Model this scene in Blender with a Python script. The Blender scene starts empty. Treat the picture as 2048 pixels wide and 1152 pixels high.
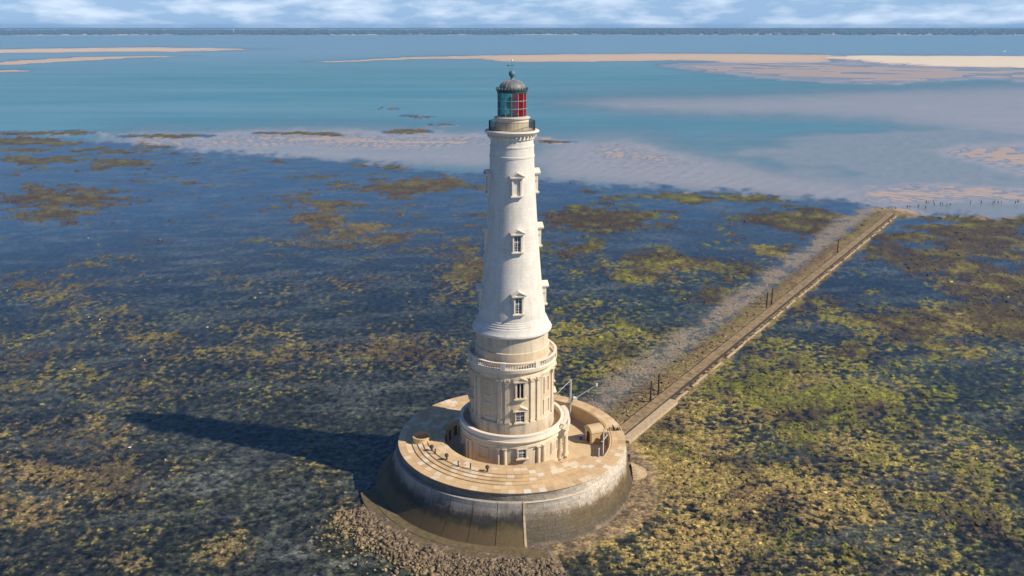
import bpy, bmesh, math, random
import numpy as np
from mathutils import Vector, Matrix
random.seed(7); RNG = np.random.default_rng(11)
R_ = math.radians
scene = bpy.context.scene
COL = scene.collection
# ------------------------------------------------------------------ camera, sky, sun, exposure
CAM_D, CAM_H, FPX, PITCH = 147.0, 80.5, 1750.0, math.atan(524.0 / 1750.0)
cam_data = bpy.data.cameras.new('camera')
cam_data.sensor_width = 36.0
cam_data.lens = FPX / 2048.0 * 36.0
cam_data.clip_start = 1.0
cam_data.clip_end = 60000.0
cam = bpy.data.objects.new('camera', cam_data)
cam.location = (0.0, -CAM_D, CAM_H)
cam.rotation_euler = (math.pi / 2 - PITCH, 0, 0)
COL.objects.link(cam)
scene.camera = cam

SUN_PHI, SUN_EL = R_(72.6), R_(40.0)          # phi is measured from -Y towards +X
sun_dir = Vector((math.sin(SUN_PHI) * math.cos(SUN_EL), -math.cos(SUN_PHI) * math.cos(SUN_EL), math.sin(SUN_EL)))
sd = bpy.data.lights.new('sun', 'SUN')
sd.energy = 5.0
sd.angle = R_(0.5)
sd.color = (1.0, 0.905, 0.76)
sun = bpy.data.objects.new('sun', sd)
sun.rotation_euler = sun_dir.to_track_quat('Z', 'Y').to_euler()
sun.location = sun_dir * 300
COL.objects.link(sun)

world = bpy.data.worlds.new('World')
scene.world = world
world.use_nodes = True
wt = world.node_tree
wt.nodes.clear()
def wn(t, **kw):
    n = wt.nodes.new(t)
    for k, v in kw.items():
        setattr(n, k, v)
    return n
def math_node(nt, op, a, b=None, c=None, clamp=False):
    n = nt.nodes.new('ShaderNodeMath'); n.operation = op; n.use_clamp = clamp
    for i, v in enumerate((a, b, c)):
        if v is None: continue
        if isinstance(v, (int, float)): n.inputs[i].default_value = v
        else: nt.links.new(v, n.inputs[i])
    return n.outputs[0]
sky = wn('ShaderNodeTexSky', sky_type='NISHITA', sun_disc=False, sun_elevation=SUN_EL,
         sun_rotation=math.atan2(sun_dir.x, sun_dir.y), altitude=100.0, air_density=1.0, dust_density=0.6, ozone_density=3.0)
tc = wn('ShaderNodeTexCoord')
sep = wn('ShaderNodeSeparateXYZ'); wt.links.new(tc.outputs['Generated'], sep.inputs[0])
mp = wn('ShaderNodeMapping'); mp.inputs['Scale'].default_value = (9.5, 9.5, 40)
wt.links.new(tc.outputs['Generated'], mp.inputs['Vector'])
cn = wn('ShaderNodeTexNoise'); cn.inputs['Scale'].default_value = 1.6; cn.inputs['Detail'].default_value = 10; cn.inputs['Roughness'].default_value = 0.55
cn.inputs['Distortion'].default_value = 0.0
wt.links.new(mp.outputs[0], cn.inputs['Vector'])
cr = wn('ShaderNodeValToRGB'); cr.color_ramp.elements[0].position = 0.43; cr.color_ramp.elements[1].position = 0.66
wt.links.new(cn.outputs['Fac'], cr.inputs[0])
# cloud cover thins out towards the zenith
zf = math_node(wt, 'MULTIPLY', sep.outputs['Z'], -4.5)
zf = math_node(wt, 'ADD', zf, 1.0, clamp=True)
cov = math_node(wt, 'MULTIPLY', cr.outputs['Color'], zf)
cov = math_node(wt, 'MULTIPLY', cov, 0.72)
veil = wn('ShaderNodeMix', data_type='RGBA'); wt.links.new(math_node(wt, 'MULTIPLY', zf, 0.62), veil.inputs['Factor'])
veil.inputs['B'].default_value = (5.3, 8.5, 13.4, 1)
mixc = wn('ShaderNodeMix', data_type='RGBA'); wt.links.new(cov, mixc.inputs['Factor'])
tint = wn('ShaderNodeMix', data_type='RGBA', blend_type='MULTIPLY'); tint.inputs['Factor'].default_value = 1.0
wt.links.new(sky.outputs[0], tint.inputs['A']); tint.inputs['B'].default_value = (0.61, 0.82, 1.20, 1)
wt.links.new(tint.outputs['Result'], veil.inputs['A']); wt.links.new(veil.outputs['Result'], mixc.inputs['A'])
mixc.inputs['B'].default_value = (11.4, 12.8, 14.7, 1)
bg = wn('ShaderNodeBackground'); bg.inputs['Strength'].default_value = 0.070
wt.links.new(mixc.outputs['Result'], bg.inputs['Color'])
wo = wn('ShaderNodeOutputWorld'); wt.links.new(bg.outputs[0], wo.inputs['Surface'])

vs = scene.view_settings
vs.view_transform = 'Standard'; vs.look = 'None'; vs.exposure = 0.2; vs.gamma = 1.0; vs.use_curve_mapping = False
scene.cycles.volume_bounces = 0
scene.cycles.transparent_max_bounces = 16

# ------------------------------------------------------------------ helpers
def proj(x, y, z=0.0):
    c, s = math.cos(PITCH), math.sin(PITCH)
    d = y + CAM_D; dz = CAM_H - z
    dep = d * c + dz * s
    return 1024 + FPX * x / dep, 576 + FPX * (dz * c - d * s) / dep
def unproj(px, py, z=0.0):
    c, s = math.cos(PITCH), math.sin(PITCH)
    u = (px - 1024) / FPX; v = (py - 576) / FPX
    dy = c - v * s; dz = -s - v * c
    t = (z - CAM_H) / dz
    return u * t, dy * t - CAM_D

def tag(o, label=None, cat=None, group=None, kind=None):
    if label: o['label'] = label
    if cat: o['category'] = cat
    if group: o['group'] = group
    if kind: o['kind'] = kind
    return o
def empty(name, loc=(0, 0, 0), rz=0.0):
    o = bpy.data.objects.new(name, None); o.empty_display_size = 0.5
    COL.objects.link(o); o.location = loc; o.rotation_euler = (0, 0, rz)
    return o
def link(name, mesh, mat=None, parent=None, loc=(0, 0, 0), rz=0.0):
    if mat is not None and not mesh.materials: mesh.materials.append(mat)
    o = bpy.data.objects.new(name, mesh); COL.objects.link(o)
    o.parent = parent; o.location = loc; o.rotation_euler = (0, 0, rz)
    return o
def dup(o, parent=None, loc=None, rz=None):
    c = o.copy(); COL.objects.link(c); c.parent = parent
    if loc is not None: c.location = loc
    if rz is not None: c.rotation_euler = (0, 0, rz)
    for ch in list(o.children):
        dup(ch, c)
    return c

class MB:
    def __init__(self): self.v = []; self.f = []; self.uv = []; self.rnd = []
    def add(self, verts, faces, rnd=0.5):
        n = len(self.v); self.v += [tuple(p) for p in verts]
        self.f += [tuple(i + n for i in f) for f in faces]; self.rnd += [rnd] * len(verts)
        return self
    def box(self, x0, x1, y0, y1, z0, z1, rnd=0.5):
        return self.add([(x0,y0,z0),(x1,y0,z0),(x1,y1,z0),(x0,y1,z0),(x0,y0,z1),(x1,y0,z1),(x1,y1,z1),(x0,y1,z1)],
                        [(0,3,2,1),(4,5,6,7),(0,1,5,4),(1,2,6,5),(2,3,7,6),(3,0,4,7)], rnd)
    def revolve(self, prof, n=64, p0=0.0, p1=2*math.pi, close=None, cx=0.0, cy=0.0, rf=None):
        """prof: list of (r, z); phi measured from -Y towards +X"""
        full = abs((p1 - p0) - 2 * math.pi) < 1e-6
        m = n if full else n + 1
        vs_ = []
        for i in range(m):
            p = p0 + (p1 - p0) * i / n
            for (r, z) in prof:
                rr = rf(r, z, p) if rf else r
                vs_.append((cx + rr * math.sin(p), cy - rr * math.cos(p), z))
        k = len(prof); fs = []
        for i in range(n):
            a = i * k; b = ((i + 1) % m) * k
            for j in range(k - 1):
                fs.append((a + j, b + j, b + j + 1, a + j + 1))
        if not full and close:
            fs.append(tuple(range(k))); fs.append(tuple((m - 1) * k + j for j in reversed(range(k))))
        return self.add(vs_, fs)
    def tube(self, pts, r, n=8, caps=True):
        pts = [Vector(p) for p in pts]; rs = r if isinstance(r, (list, tuple)) else [r] * len(pts)
        vs_ = []; fs = []
        for i, p in enumerate(pts):
            d = (pts[min(i + 1, len(pts) - 1)] - pts[max(i - 1, 0)]).normalized()
            a = d.orthogonal().normalized(); b = d.cross(a)
            if i and False: pass
            for k in range(n):
                t = 2 * math.pi * k / n
                vs_.append(p + (a * math.cos(t) + b * math.sin(t)) * rs[i])
        for i in range(len(pts) - 1):
            for k in range(n):
                k2 = (k + 1) % n
                fs.append((i*n+k, i*n+k2, (i+1)*n+k2, (i+1)*n+k))
        if caps:
            fs.append(tuple(reversed(range(n)))); fs.append(tuple((len(pts)-1)*n+k for k in range(n)))
        return self.add(vs_, fs)
    def mesh(self, name, smooth=False, angle=35):
        me = bpy.data.meshes.new(name); me.from_pydata(self.v, [], self.f)
        bm = bmesh.new(); bm.from_mesh(me); bmesh.ops.recalc_face_normals(bm, faces=bm.faces); bm.to_mesh(me); bm.free()
        at = me.attributes.new('rnd', 'FLOAT', 'POINT'); at.data.foreach_set('value', np.array(self.rnd, dtype=np.float32))
        if smooth:
            me.shade_smooth()
            try: me.set_sharp_from_angle(angle=R_(angle))
            except Exception: pass
        return me
    def build(self, name, mat, parent=None, loc=(0, 0, 0), rz=0.0, smooth=False, angle=35):
        return link(name, self.mesh(name, smooth, angle), mat, parent, loc, rz)

# ------------------------------------------------------------------ materials
def new_mat(name):
    m = bpy.data.materials.new(name); m.use_nodes = True
    nt = m.node_tree; b = nt.nodes['Principled BSDF']
    return m, nt, b
def L(nt, a, b): nt.links.new(a, b)
def noise(nt, vec, scale, detail=4, rough=0.55, dist=0.0):
    n = nt.nodes.new('ShaderNodeTexNoise'); n.inputs['Scale'].default_value = scale; n.inputs['Detail'].default_value = detail
    n.inputs['Roughness'].default_value = rough; n.inputs['Distortion'].default_value = dist
    if vec is not None: L(nt, vec, n.inputs['Vector'])
    return n.outputs['Fac']
def ramp(nt, fac, stops):
    n = nt.nodes.new('ShaderNodeValToRGB'); e = n.color_ramp.elements
    while len(e) > 1: e.remove(e[-1])
    for i, (p, c) in enumerate(stops):
        el = e[0] if i == 0 else e.new(p)
        el.position = p; el.color = c if len(c) == 4 else (*c, 1)
    L(nt, fac, n.inputs[0]); return n.outputs['Color']
def mixrgb(nt, fac, a, b, blend='MIX'):
    n = nt.nodes.new('ShaderNodeMix'); n.data_type = 'RGBA'; n.blend_type = blend
    if isinstance(fac, (int, float)): n.inputs['Factor'].default_value = fac
    else: L(nt, fac, n.inputs['Factor'])
    for key, v in (('A', a), ('B', b)):
        if isinstance(v, (tuple, list)): n.inputs[key].default_value = (*v[:3], 1)
        else: L(nt, v, n.inputs[key])
    return n.outputs['Result']
def position(nt, scale=(1, 1, 1)):
    g = nt.nodes.new('ShaderNodeNewGeometry'); m = nt.nodes.new('ShaderNodeMapping'); m.inputs['Scale'].default_value = scale
    L(nt, g.outputs['Position'], m.inputs['Vector']); return m.outputs[0]
def attr(nt, name, out='Fac'):
    a = nt.nodes.new('ShaderNodeAttribute'); a.attribute_name = name; return a.outputs[out]
def bump(nt, b, h, strength=0.3, dist=0.05):
    n = nt.nodes.new('ShaderNodeBump'); n.inputs['Strength'].default_value = strength; n.inputs['Distance'].default_value = dist
    L(nt, h, n.inputs['Height']); L(nt, n.outputs[0], b.inputs['Normal'])
def cyl_coords(nt):
    g = nt.nodes.new('ShaderNodeNewGeometry'); s = nt.nodes.new('ShaderNodeSeparateXYZ'); L(nt, g.outputs['Position'], s.inputs[0])
    a = math_node(nt, 'ARCTAN2', s.outputs['X'], s.outputs['Y'])
    c = nt.nodes.new('ShaderNodeCombineXYZ'); L(nt, a, c.inputs['X']); L(nt, s.outputs['Z'], c.inputs['Y'])
    return c.outputs[0], s.outputs['Z'], a

def stone(name, base, dark, streak=0.5, rough=0.85, joints=None, mottled=0.5, bumps=0.25, warm=None):
    m, nt, b = new_mat(name)
    n1 = noise(nt, position(nt, (0.5, 0.5, 0.35)), 1.0, 6, 0.6)
    n2 = noise(nt, position(nt, (1.6, 1.6, 0.12)), 1.0, 5, 0.6)
    n3 = noise(nt, position(nt, (5, 5, 5)), 1.0, 4, 0.6)
    f1 = ramp(nt, n1, [(0.42, (0, 0, 0)), (0.72, (1, 1, 1))])
    f2 = ramp(nt, n2, [(0.50, (0, 0, 0)), (0.75, (1, 1, 1))])
    f = math_node(nt, 'ADD', math_node(nt, 'MULTIPLY', f1, mottled * 0.6), math_node(nt, 'MULTIPLY', f2, streak * 0.6), clamp=True)
    c = mixrgb(nt, f, base, dark)
    if warm:
        nw = noise(nt, position(nt, (0.22, 0.22, 0.3)), 1.0, 3)
        c = mixrgb(nt, ramp(nt, nw, [(0.45, (0, 0, 0)), (0.62, (1, 1, 1))]), c, mixrgb(nt, 0.65, c, warm))
    c = mixrgb(nt, 0.35, c, ramp(nt, n3, [(0.3, (0.55, 0.53, 0.5)), (0.7, (1, 1, 1))]), 'MULTIPLY')
    oi = nt.nodes.new('ShaderNodeObjectInfo')
    c = mixrgb(nt, 1.0, c, ramp(nt, oi.outputs['Random'], [(0, (0.93, 0.92, 0.91)), (1, (1.04, 1.03, 1.0))]), 'MULTIPLY')
    h = n3
    if joints:
        cc, z, a = cyl_coords(nt)
        mp_ = nt.nodes.new('ShaderNodeMapping'); mp_.inputs['Scale'].default_value = (joints[0], 1, 1); L(nt, cc, mp_.inputs['Vector'])
        br = nt.nodes.new('ShaderNodeTexBrick'); L(nt, mp_.outputs[0], br.inputs['Vector'])
        br.inputs['Scale'].default_value = 1.0; br.inputs['Brick Width'].default_value = joints[1]; br.inputs['Row Height'].default_value = joints[2]
        br.inputs['Mortar Size'].default_value = 0.018; br.inputs['Mortar Smooth'].default_value = 0.3
        br.inputs['Color1'].default_value = (1, 1, 1, 1); br.inputs['Color2'].default_value = (0.90, 0.885, 0.86, 1); br.inputs['Mortar'].default_value = (0.68, 0.65, 0.6, 1)
        c = mixrgb(nt, joints[3], c, br.outputs['Color'], 'MULTIPLY')
    L(nt, c, b.inputs['Base Color']); b.inputs['Roughness'].default_value = rough
    bump(nt, b, h, bumps, 0.04)
    return m
M = {}
M['shaft'] = stone('shaft_stone', (0.80, 0.755, 0.67), (0.52, 0.475, 0.40), 0.7, joints=(5.0, 1.3, 0.62, 0.6), mottled=0.55)
M['body'] = stone('warm_ashlar', (0.75, 0.635, 0.455), (0.30, 0.245, 0.18), 1.0, joints=(7.5, 1.2, 0.55, 0.45), mottled=0.7, warm=(0.70, 0.52, 0.33))
M['trim'] = stone('trim_stone', (0.78, 0.66, 0.47), (0.44, 0.36, 0.26), 0.7, mottled=0.5)
M['trimw'] = stone('pale_trim_stone', (0.82, 0.74, 0.61), (0.56, 0.49, 0.39), 0.5, mottled=0.4)
M['terr'] = stone('platform_stone', (0.72, 0.51, 0.26), (0.48, 0.33, 0.17), 0.2, mottled=0.7)
M['yard'] = stone('courtyard_paving', (0.64, 0.48, 0.28), (0.44, 0.32, 0.19), 0.1, mottled=0.8)

def paving_mat():
    m, nt, b = new_mat('paving_slab')
    oi = nt.nodes.new('ShaderNodeObjectInfo')
    r = math_node(nt, 'FRACT', math_node(nt, 'ADD', oi.outputs['Random'], attr(nt, 'rnd')))
    c = ramp(nt, r, [(0.0, (0.56, 0.38, 0.20)), (0.2, (0.70, 0.48, 0.25)), (0.4, (0.64, 0.46, 0.26)), (0.62, (0.68, 0.47, 0.24)), (0.80, (0.76, 0.57, 0.33)), (0.90, (0.76, 0.63, 0.44)), (1.0, (0.80, 0.71, 0.56))])
    n = noise(nt, position(nt), 0.45, 5, 0.6)
    c = mixrgb(nt, 0.4, c, ramp(nt, n, [(0.3, (0.62, 0.55, 0.48)), (0.62, (1.05, 1.0, 0.95))]), 'MULTIPLY')
    n3 = noise(nt, position(nt), 6, 4)
    c = mixrgb(nt, 0.4, c, ramp(nt, n3, [(0.3, (0.6, 0.6, 0.6)), (0.7, (1, 1, 1))]), 'MULTIPLY')
    L(nt, c, b.inputs['Base Color']); b.inputs['Roughness'].default_value = 0.85
    bump(nt, b, n3, 0.25, 0.04); return m
M['pave'] = paving_mat()

def seawall_mat(name, concrete):
    m, nt, b = new_mat(name)
    cc, z, a = cyl_coords(nt)
    n_lo = noise(nt, position(nt, (0.25, 0.25, 0.25)), 1.0, 5, 0.6)
    n_st = noise(nt, position(nt, (1.3, 1.3, 0.10)), 1.0, 6, 0.65)
    n_hi = noise(nt, position(nt, (4, 4, 4)), 1.0, 5, 0.65)
    zz = math_node(nt, 'ADD', z, math_node(nt, 'MULTIPLY', math_node(nt, 'SUBTRACT', n_lo, 0.5), 3.0))
    zz = math_node(nt, 'ADD', zz, math_node(nt, 'MULTIPLY', math_node(nt, 'SUBTRACT', n_st, 0.5), 2.4))
    t = math_node(nt, 'DIVIDE', zz, 8.5, clamp=True)
    if concrete:
        c = ramp(nt, t, [(0.0, (0.115, 0.078, 0.028)), (0.26, (0.12, 0.08, 0.03)), (0.34, (0.06, 0.05, 0.013)), (0.40, (0.028, 0.023, 0.016)), (0.50, (0.07, 0.058, 0.045)), (0.60, (0.26, 0.225, 0.19)), (0.75, (0.42, 0.38, 0.33)), (1.0, (0.46, 0.42, 0.37))])
    else:
        c = ramp(nt, t, [(0.0, (0.22, 0.165, 0.105)), (0.10, (0.085, 0.062, 0.03)), (0.34, (0.12, 0.082, 0.03)), (0.46, (0.18, 0.125, 0.06)), (0.56, (0.48, 0.40, 0.30)), (0.70, (0.68, 0.60, 0.49)), (1.0, (0.64, 0.53, 0.38))])
    r = attr(nt, 'rnd')
    c = mixrgb(nt, 1.0, c, ramp(nt, r, [(0, (0.78, 0.78, 0.78)), (1, (1.18, 1.16, 1.12))]), 'MULTIPLY')
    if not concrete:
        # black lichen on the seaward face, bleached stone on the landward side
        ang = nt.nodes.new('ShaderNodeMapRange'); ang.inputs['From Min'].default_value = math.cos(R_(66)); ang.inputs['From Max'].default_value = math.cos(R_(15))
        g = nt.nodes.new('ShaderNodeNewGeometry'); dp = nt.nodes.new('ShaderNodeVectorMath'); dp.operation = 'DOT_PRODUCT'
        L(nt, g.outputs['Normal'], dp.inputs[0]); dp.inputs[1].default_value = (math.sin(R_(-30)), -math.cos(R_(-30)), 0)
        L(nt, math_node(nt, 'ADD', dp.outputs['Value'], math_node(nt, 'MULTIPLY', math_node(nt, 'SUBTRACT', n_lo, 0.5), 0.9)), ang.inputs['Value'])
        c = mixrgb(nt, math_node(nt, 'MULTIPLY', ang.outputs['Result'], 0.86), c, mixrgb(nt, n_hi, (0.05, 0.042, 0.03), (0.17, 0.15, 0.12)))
    c = mixrgb(nt, 0.7, c, ramp(nt, n_hi, [(0.3, (0.45, 0.43, 0.4)), (0.68, (1.1, 1.1, 1.1))]), 'MULTIPLY')
    L(nt, c, b.inputs['Base Color']); b.inputs['Roughness'].default_value = 0.75
    bump(nt, b, n_hi, 0.5, 0.06); return m
M['wall'] = seawall_mat('sea_wall_masonry', False)
M['apron'] = seawall_mat('apron_concrete', True)

def plain(name, col, rough=0.6, metal=0.0, var=0.25, scale=3.0):
    m, nt, b = new_mat(name)
    n = noise(nt, position(nt), scale, 5)
    c = mixrgb(nt, var, col, ramp(nt, n, [(0.3, (0.35, 0.35, 0.35)), (0.7, (1, 1, 1))]), 'MULTIPLY')
    L(nt, c, b.inputs['Base Color']); b.inputs['Roughness'].default_value = rough; b.inputs['Metallic'].default_value = metal
    return m
M['iron'] = plain('black_iron', (0.02, 0.022, 0.024), 0.5)
M['lead'] = plain('dome_zinc', (0.20, 0.195, 0.185), 0.55, 0.1, 0.6, 5.0)
M['leadrib'] = plain('dome_rib_zinc', (0.42, 0.41, 0.39), 0.5, 0.1, 0.3)
M['verd'] = plain('verdigris_copper', (0.12, 0.22, 0.22), 0.6, 0.1, 0.5)
M['greenmetal'] = plain('dark_green_metal', (0.035, 0.06, 0.055), 0.5, 0.0, 0.4)
M['mull'] = plain('lantern_bar_paint', (0.5, 0.5, 0.5), 0.45, 0.3)
M['whitepaint'] = plain('white_paint', (0.78, 0.77, 0.74), 0.5, 0.0, 0.15)
M['dark'] = plain('dark_opening', (0.02, 0.018, 0.016), 0.8)
M['door'] = plain('dark_wood_door', (0.06, 0.045, 0.035), 0.7)
M['pole'] = plain('galvanised_pole', (0.55, 0.52, 0.47), 0.5, 0.1)
M['timber'] = plain('weathered_timber', (0.09, 0.065, 0.045), 0.85, 0.0, 0.6, 4)
M['ivory'] = plain('ivory_lens_frame', (0.35, 0.33, 0.30), 0.4)
M['slab'] = plain('causeway_slab', (0.36, 0.245, 0.12), 0.85, 0.0, 0.85, 0.7)
M['kerb'] = plain('pale_kerb_concrete', (0.56, 0.42, 0.25), 0.85, 0.0, 0.6, 1.2)
M['gutter'] = plain('dark_weed_channel', (0.05, 0.038, 0.025), 0.8, 0.0, 0.6, 3)
M['foot'] = plain('algae_footing', (0.17, 0.125, 0.055), 0.8, 0.0, 0.75, 1.3)

def pane_mat(name, col, alpha_mix):
    m, nt, b = new_mat(name); nt.nodes.remove(b)
    tr = nt.nodes.new('ShaderNodeBsdfTransparent'); tr.inputs[0].default_value = (*col, 1)
    gl = nt.nodes.new('ShaderNodeBsdfGlossy'); gl.inputs['Roughness'].default_value = 0.03; gl.inputs['Color'].default_value = (0.9, 0.9, 0.9, 1)
    df = nt.nodes.new('ShaderNodeBsdfTranslucent'); df.inputs[0].default_value = (*col, 1)
    lw = nt.nodes.new('ShaderNodeFresnel'); lw.inputs[0].default_value = 1.5
    m1 = nt.nodes.new('ShaderNodeMixShader'); m1.inputs[0].default_value = alpha_mix; L(nt, tr.outputs[0], m1.inputs[1]); L(nt, df.outputs[0], m1.inputs[2])
    m2 = nt.nodes.new('ShaderNodeMixShader'); L(nt, lw.outputs[0], m2.inputs[0]); L(nt, m1.outputs[0], m2.inputs[1]); L(nt, gl.outputs[0], m2.inputs[2])
    L(nt, m2.outputs[0], nt.nodes['Material Output'].inputs['Surface']); return m
M['red'] = pane_mat('red_glass', (0.95, 0.004, 0.012), 0.85)
M['green'] = pane_mat('green_glass', (0.30, 0.85, 0.80), 0.12)
M['clear'] = pane_mat('clear_glass', (0.92, 0.95, 0.95), 0.03)
def winglass():
    m, nt, b = new_mat('window_glass'); b.inputs['Base Color'].default_value = (0.012, 0.014, 0.017, 1); b.inputs['Roughness'].default_value = 0.15; b.inputs['IOR'].default_value = 1.2; return m
M['glass'] = winglass()

# ================================================================== GROUND: reef, sand banks, sea
PERM = RNG.permutation(256)
PERM = np.concatenate([PERM, PERM, PERM])
GRAD = np.stack([np.cos(np.arange(256) * 2.399963), np.sin(np.arange(256) * 2.399963)], 1).astype(np.float32)
def pnoise(x, y):
    xi = np.floor(x).astype(np.int64); yi = np.floor(y).astype(np.int64)
    xf = (x - xi).astype(np.float32); yf = (y - yi).astype(np.float32)
    xi &= 255; yi &= 255
    u = xf * xf * xf * (xf * (xf * 6 - 15) + 10); v = yf * yf * yf * (yf * (yf * 6 - 15) + 10)
    def g(ix, iy, dx, dy):
        k = PERM[PERM[ix] + iy]; gr = GRAD[k]
        return gr[:, 0] * dx + gr[:, 1] * dy
    a = g(xi, yi, xf, yf); b = g(xi + 1, yi, xf - 1, yf); c = g(xi, yi + 1, xf, yf - 1); d = g(xi + 1, yi + 1, xf - 1, yf - 1)
    return (a + u * (b - a)) + v * ((c + u * (d - c)) - (a + u * (b - a)))
def fbm(x, y, wl, octs, spacing=None, gain=0.5, seed=0.0):
    """fractal noise, longest wavelength wl (m); octaves finer than the mesh can carry fade away"""
    out = np.zeros(x.shape, np.float32); amp = 1.0; w = wl
    for i in range(octs):
        a = amp
        if spacing is not None:
            a = amp * np.clip(w / (1.0 * spacing) - 0.4, 0, 1)
        out += a * pnoise(x / w + 37.3 * i + seed, y / w + 11.7 * i + 2.3 * seed)
        amp *= gain; w *= 0.5
    return out * 1.5
def sstep(a, b, x):
    t = np.clip((x - a) / (b - a), 0, 1); return t * t * (3 - 2 * t)
def poly_sd(px, py, poly, ys):
    """signed distance (inside > 0) in picture units, vertical scaled by ys"""
    d = np.full(px.shape, 1e9, np.float32); ins = np.zeros(px.shape, bool); n = len(poly)
    y = py * ys
    for i in range(n):
        x0, y0 = poly[i]; x1, y1 = poly[(i + 1) % n]; y0 *= ys; y1 *= ys
        dx, dy = x1 - x0, y1 - y0
        t = np.clip(((px - x0) * dx + (y - y0) * dy) / (dx * dx + dy * dy + 1e-9), 0, 1)
        d = np.minimum(d, (px - x0 - t * dx) ** 2 + (y - y0 - t * dy) ** 2)
        c = (y0 > y) != (y1 > y)
        if dy != 0: ins ^= c & (px < (dx * (y - y0) / dy + x0))
    d = np.sqrt(d); return np.where(ins, d, -d)

CA = np.array(unproj(1304, 797, 1.2)); CB = np.array(unproj(1748, 446, 1.2))
CD = (CB - CA) / np.hypot(*(CB - CA)); CN = np.array([CD[1], -CD[0]])

# sand bodies: outline in picture units, vertical stretch, crest height, softness, underwater skirt
SAND = [
    ([(-600,98),(0,98),(150,96),(290,94),(430,96),(571,98),(480,100),(342,104),(200,104),(100,106),(0,106),(-600,110)], 6, 0.50, 18, -0.10),
    ([(-600,126),(0,124),(90,118),(171,113),(300,111),(393,111),(300,115),(205,120),(90,126),(0,131),(-600,140)], 6, 0.35, 16, -0.10),
    ([(-600,140),(0,140),(96,140),(60,143),(0,145),(-600,147)], 6, 0.10, 14, -0.06),
    ([(590,124),(674,121),(760,117),(845,113),(1016,109.5),(1200,107.5),(1372,106.7),(1500,107),(1649,109),(1700,112),(1640,124),(1500,126),(1372,121),(1221,123),(1080,124.5),(1002,123),(968,118),(900,118),(811,118.5),(740,122.5),(674,125.5)], 6, 0.35, 18, -0.12),
    ([(1656,116),(1690,111),(1800,111),(2048,112),(2700,114),(2700,150),(2048,135),(1930,133),(1827,130),(1740,123)], 6, 1.2, 24, 0.04),
    ([(1320,131),(1348,127),(1450,124),(1650,123),(1740,124),(1830,131),(2048,137),(2700,150),(2700,190),(2048,163),(1950,158),(1860,164),(1800,168),(1690,168),(1600,163),(1480,152),(1400,144)], 5, 0.010, 40, -0.06),
    ([(1130,205),(1250,196),(1500,192),(1750,180),(2048,170),(2700,175),(2700,300),(2048,280),(1900,262),(1750,240),(1600,232),(1400,228),(1250,222)], 4, -0.045, 60, -0.3),
    ([(1225,212),(1300,209),(1370,211),(1300,214)], 5, 0.004, 16, -0.04),
    ([(1860,300),(1930,290),(2048,285),(2500,280),(2500,370),(2048,352),(1970,330),(1900,312)], 4, 0.022, 80, -0.06),
    ([(1700,392),(1740,372),(1850,366),(1950,372),(2048,378),(2500,380),(2500,418),(2048,406),(1900,404),(1790,408),(1730,405)], 4, 0.012, 60, -0.045),
    ([(1080,330),(1090,300),(1130,286),(1250,280),(1330,300),(1420,320),(1560,350),(1700,370),(1760,400),(1740,420),(1600,395),(1400,378),(1250,365),(1120,352)], 4, -0.030, 90, -0.12),
    ([(1150,300),(1200,288),(1250,284),(1300,294),(1380,318),(1420,330),(1300,330),(1200,318)], 4, -0.004, 50, -0.04),
    ([(1060,276),(1100,272),(1150,285),(1110,290)], 4, 0.03, 30, -0.03),
    ([(240,288),(300,270),(420,272),(520,264),(680,262),(800,266),(960,270),(1000,285),(900,296),(700,300),(560,292),(400,300),(300,302)], 4, 0.004, 60, -0.045),
    ([(300,300),(400,296),(560,290),(760,300),(1000,285),(1000,330),(800,325),(620,320),(420,322),(320,316)], 4, -0.055, 60, -0.14),
]
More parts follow.
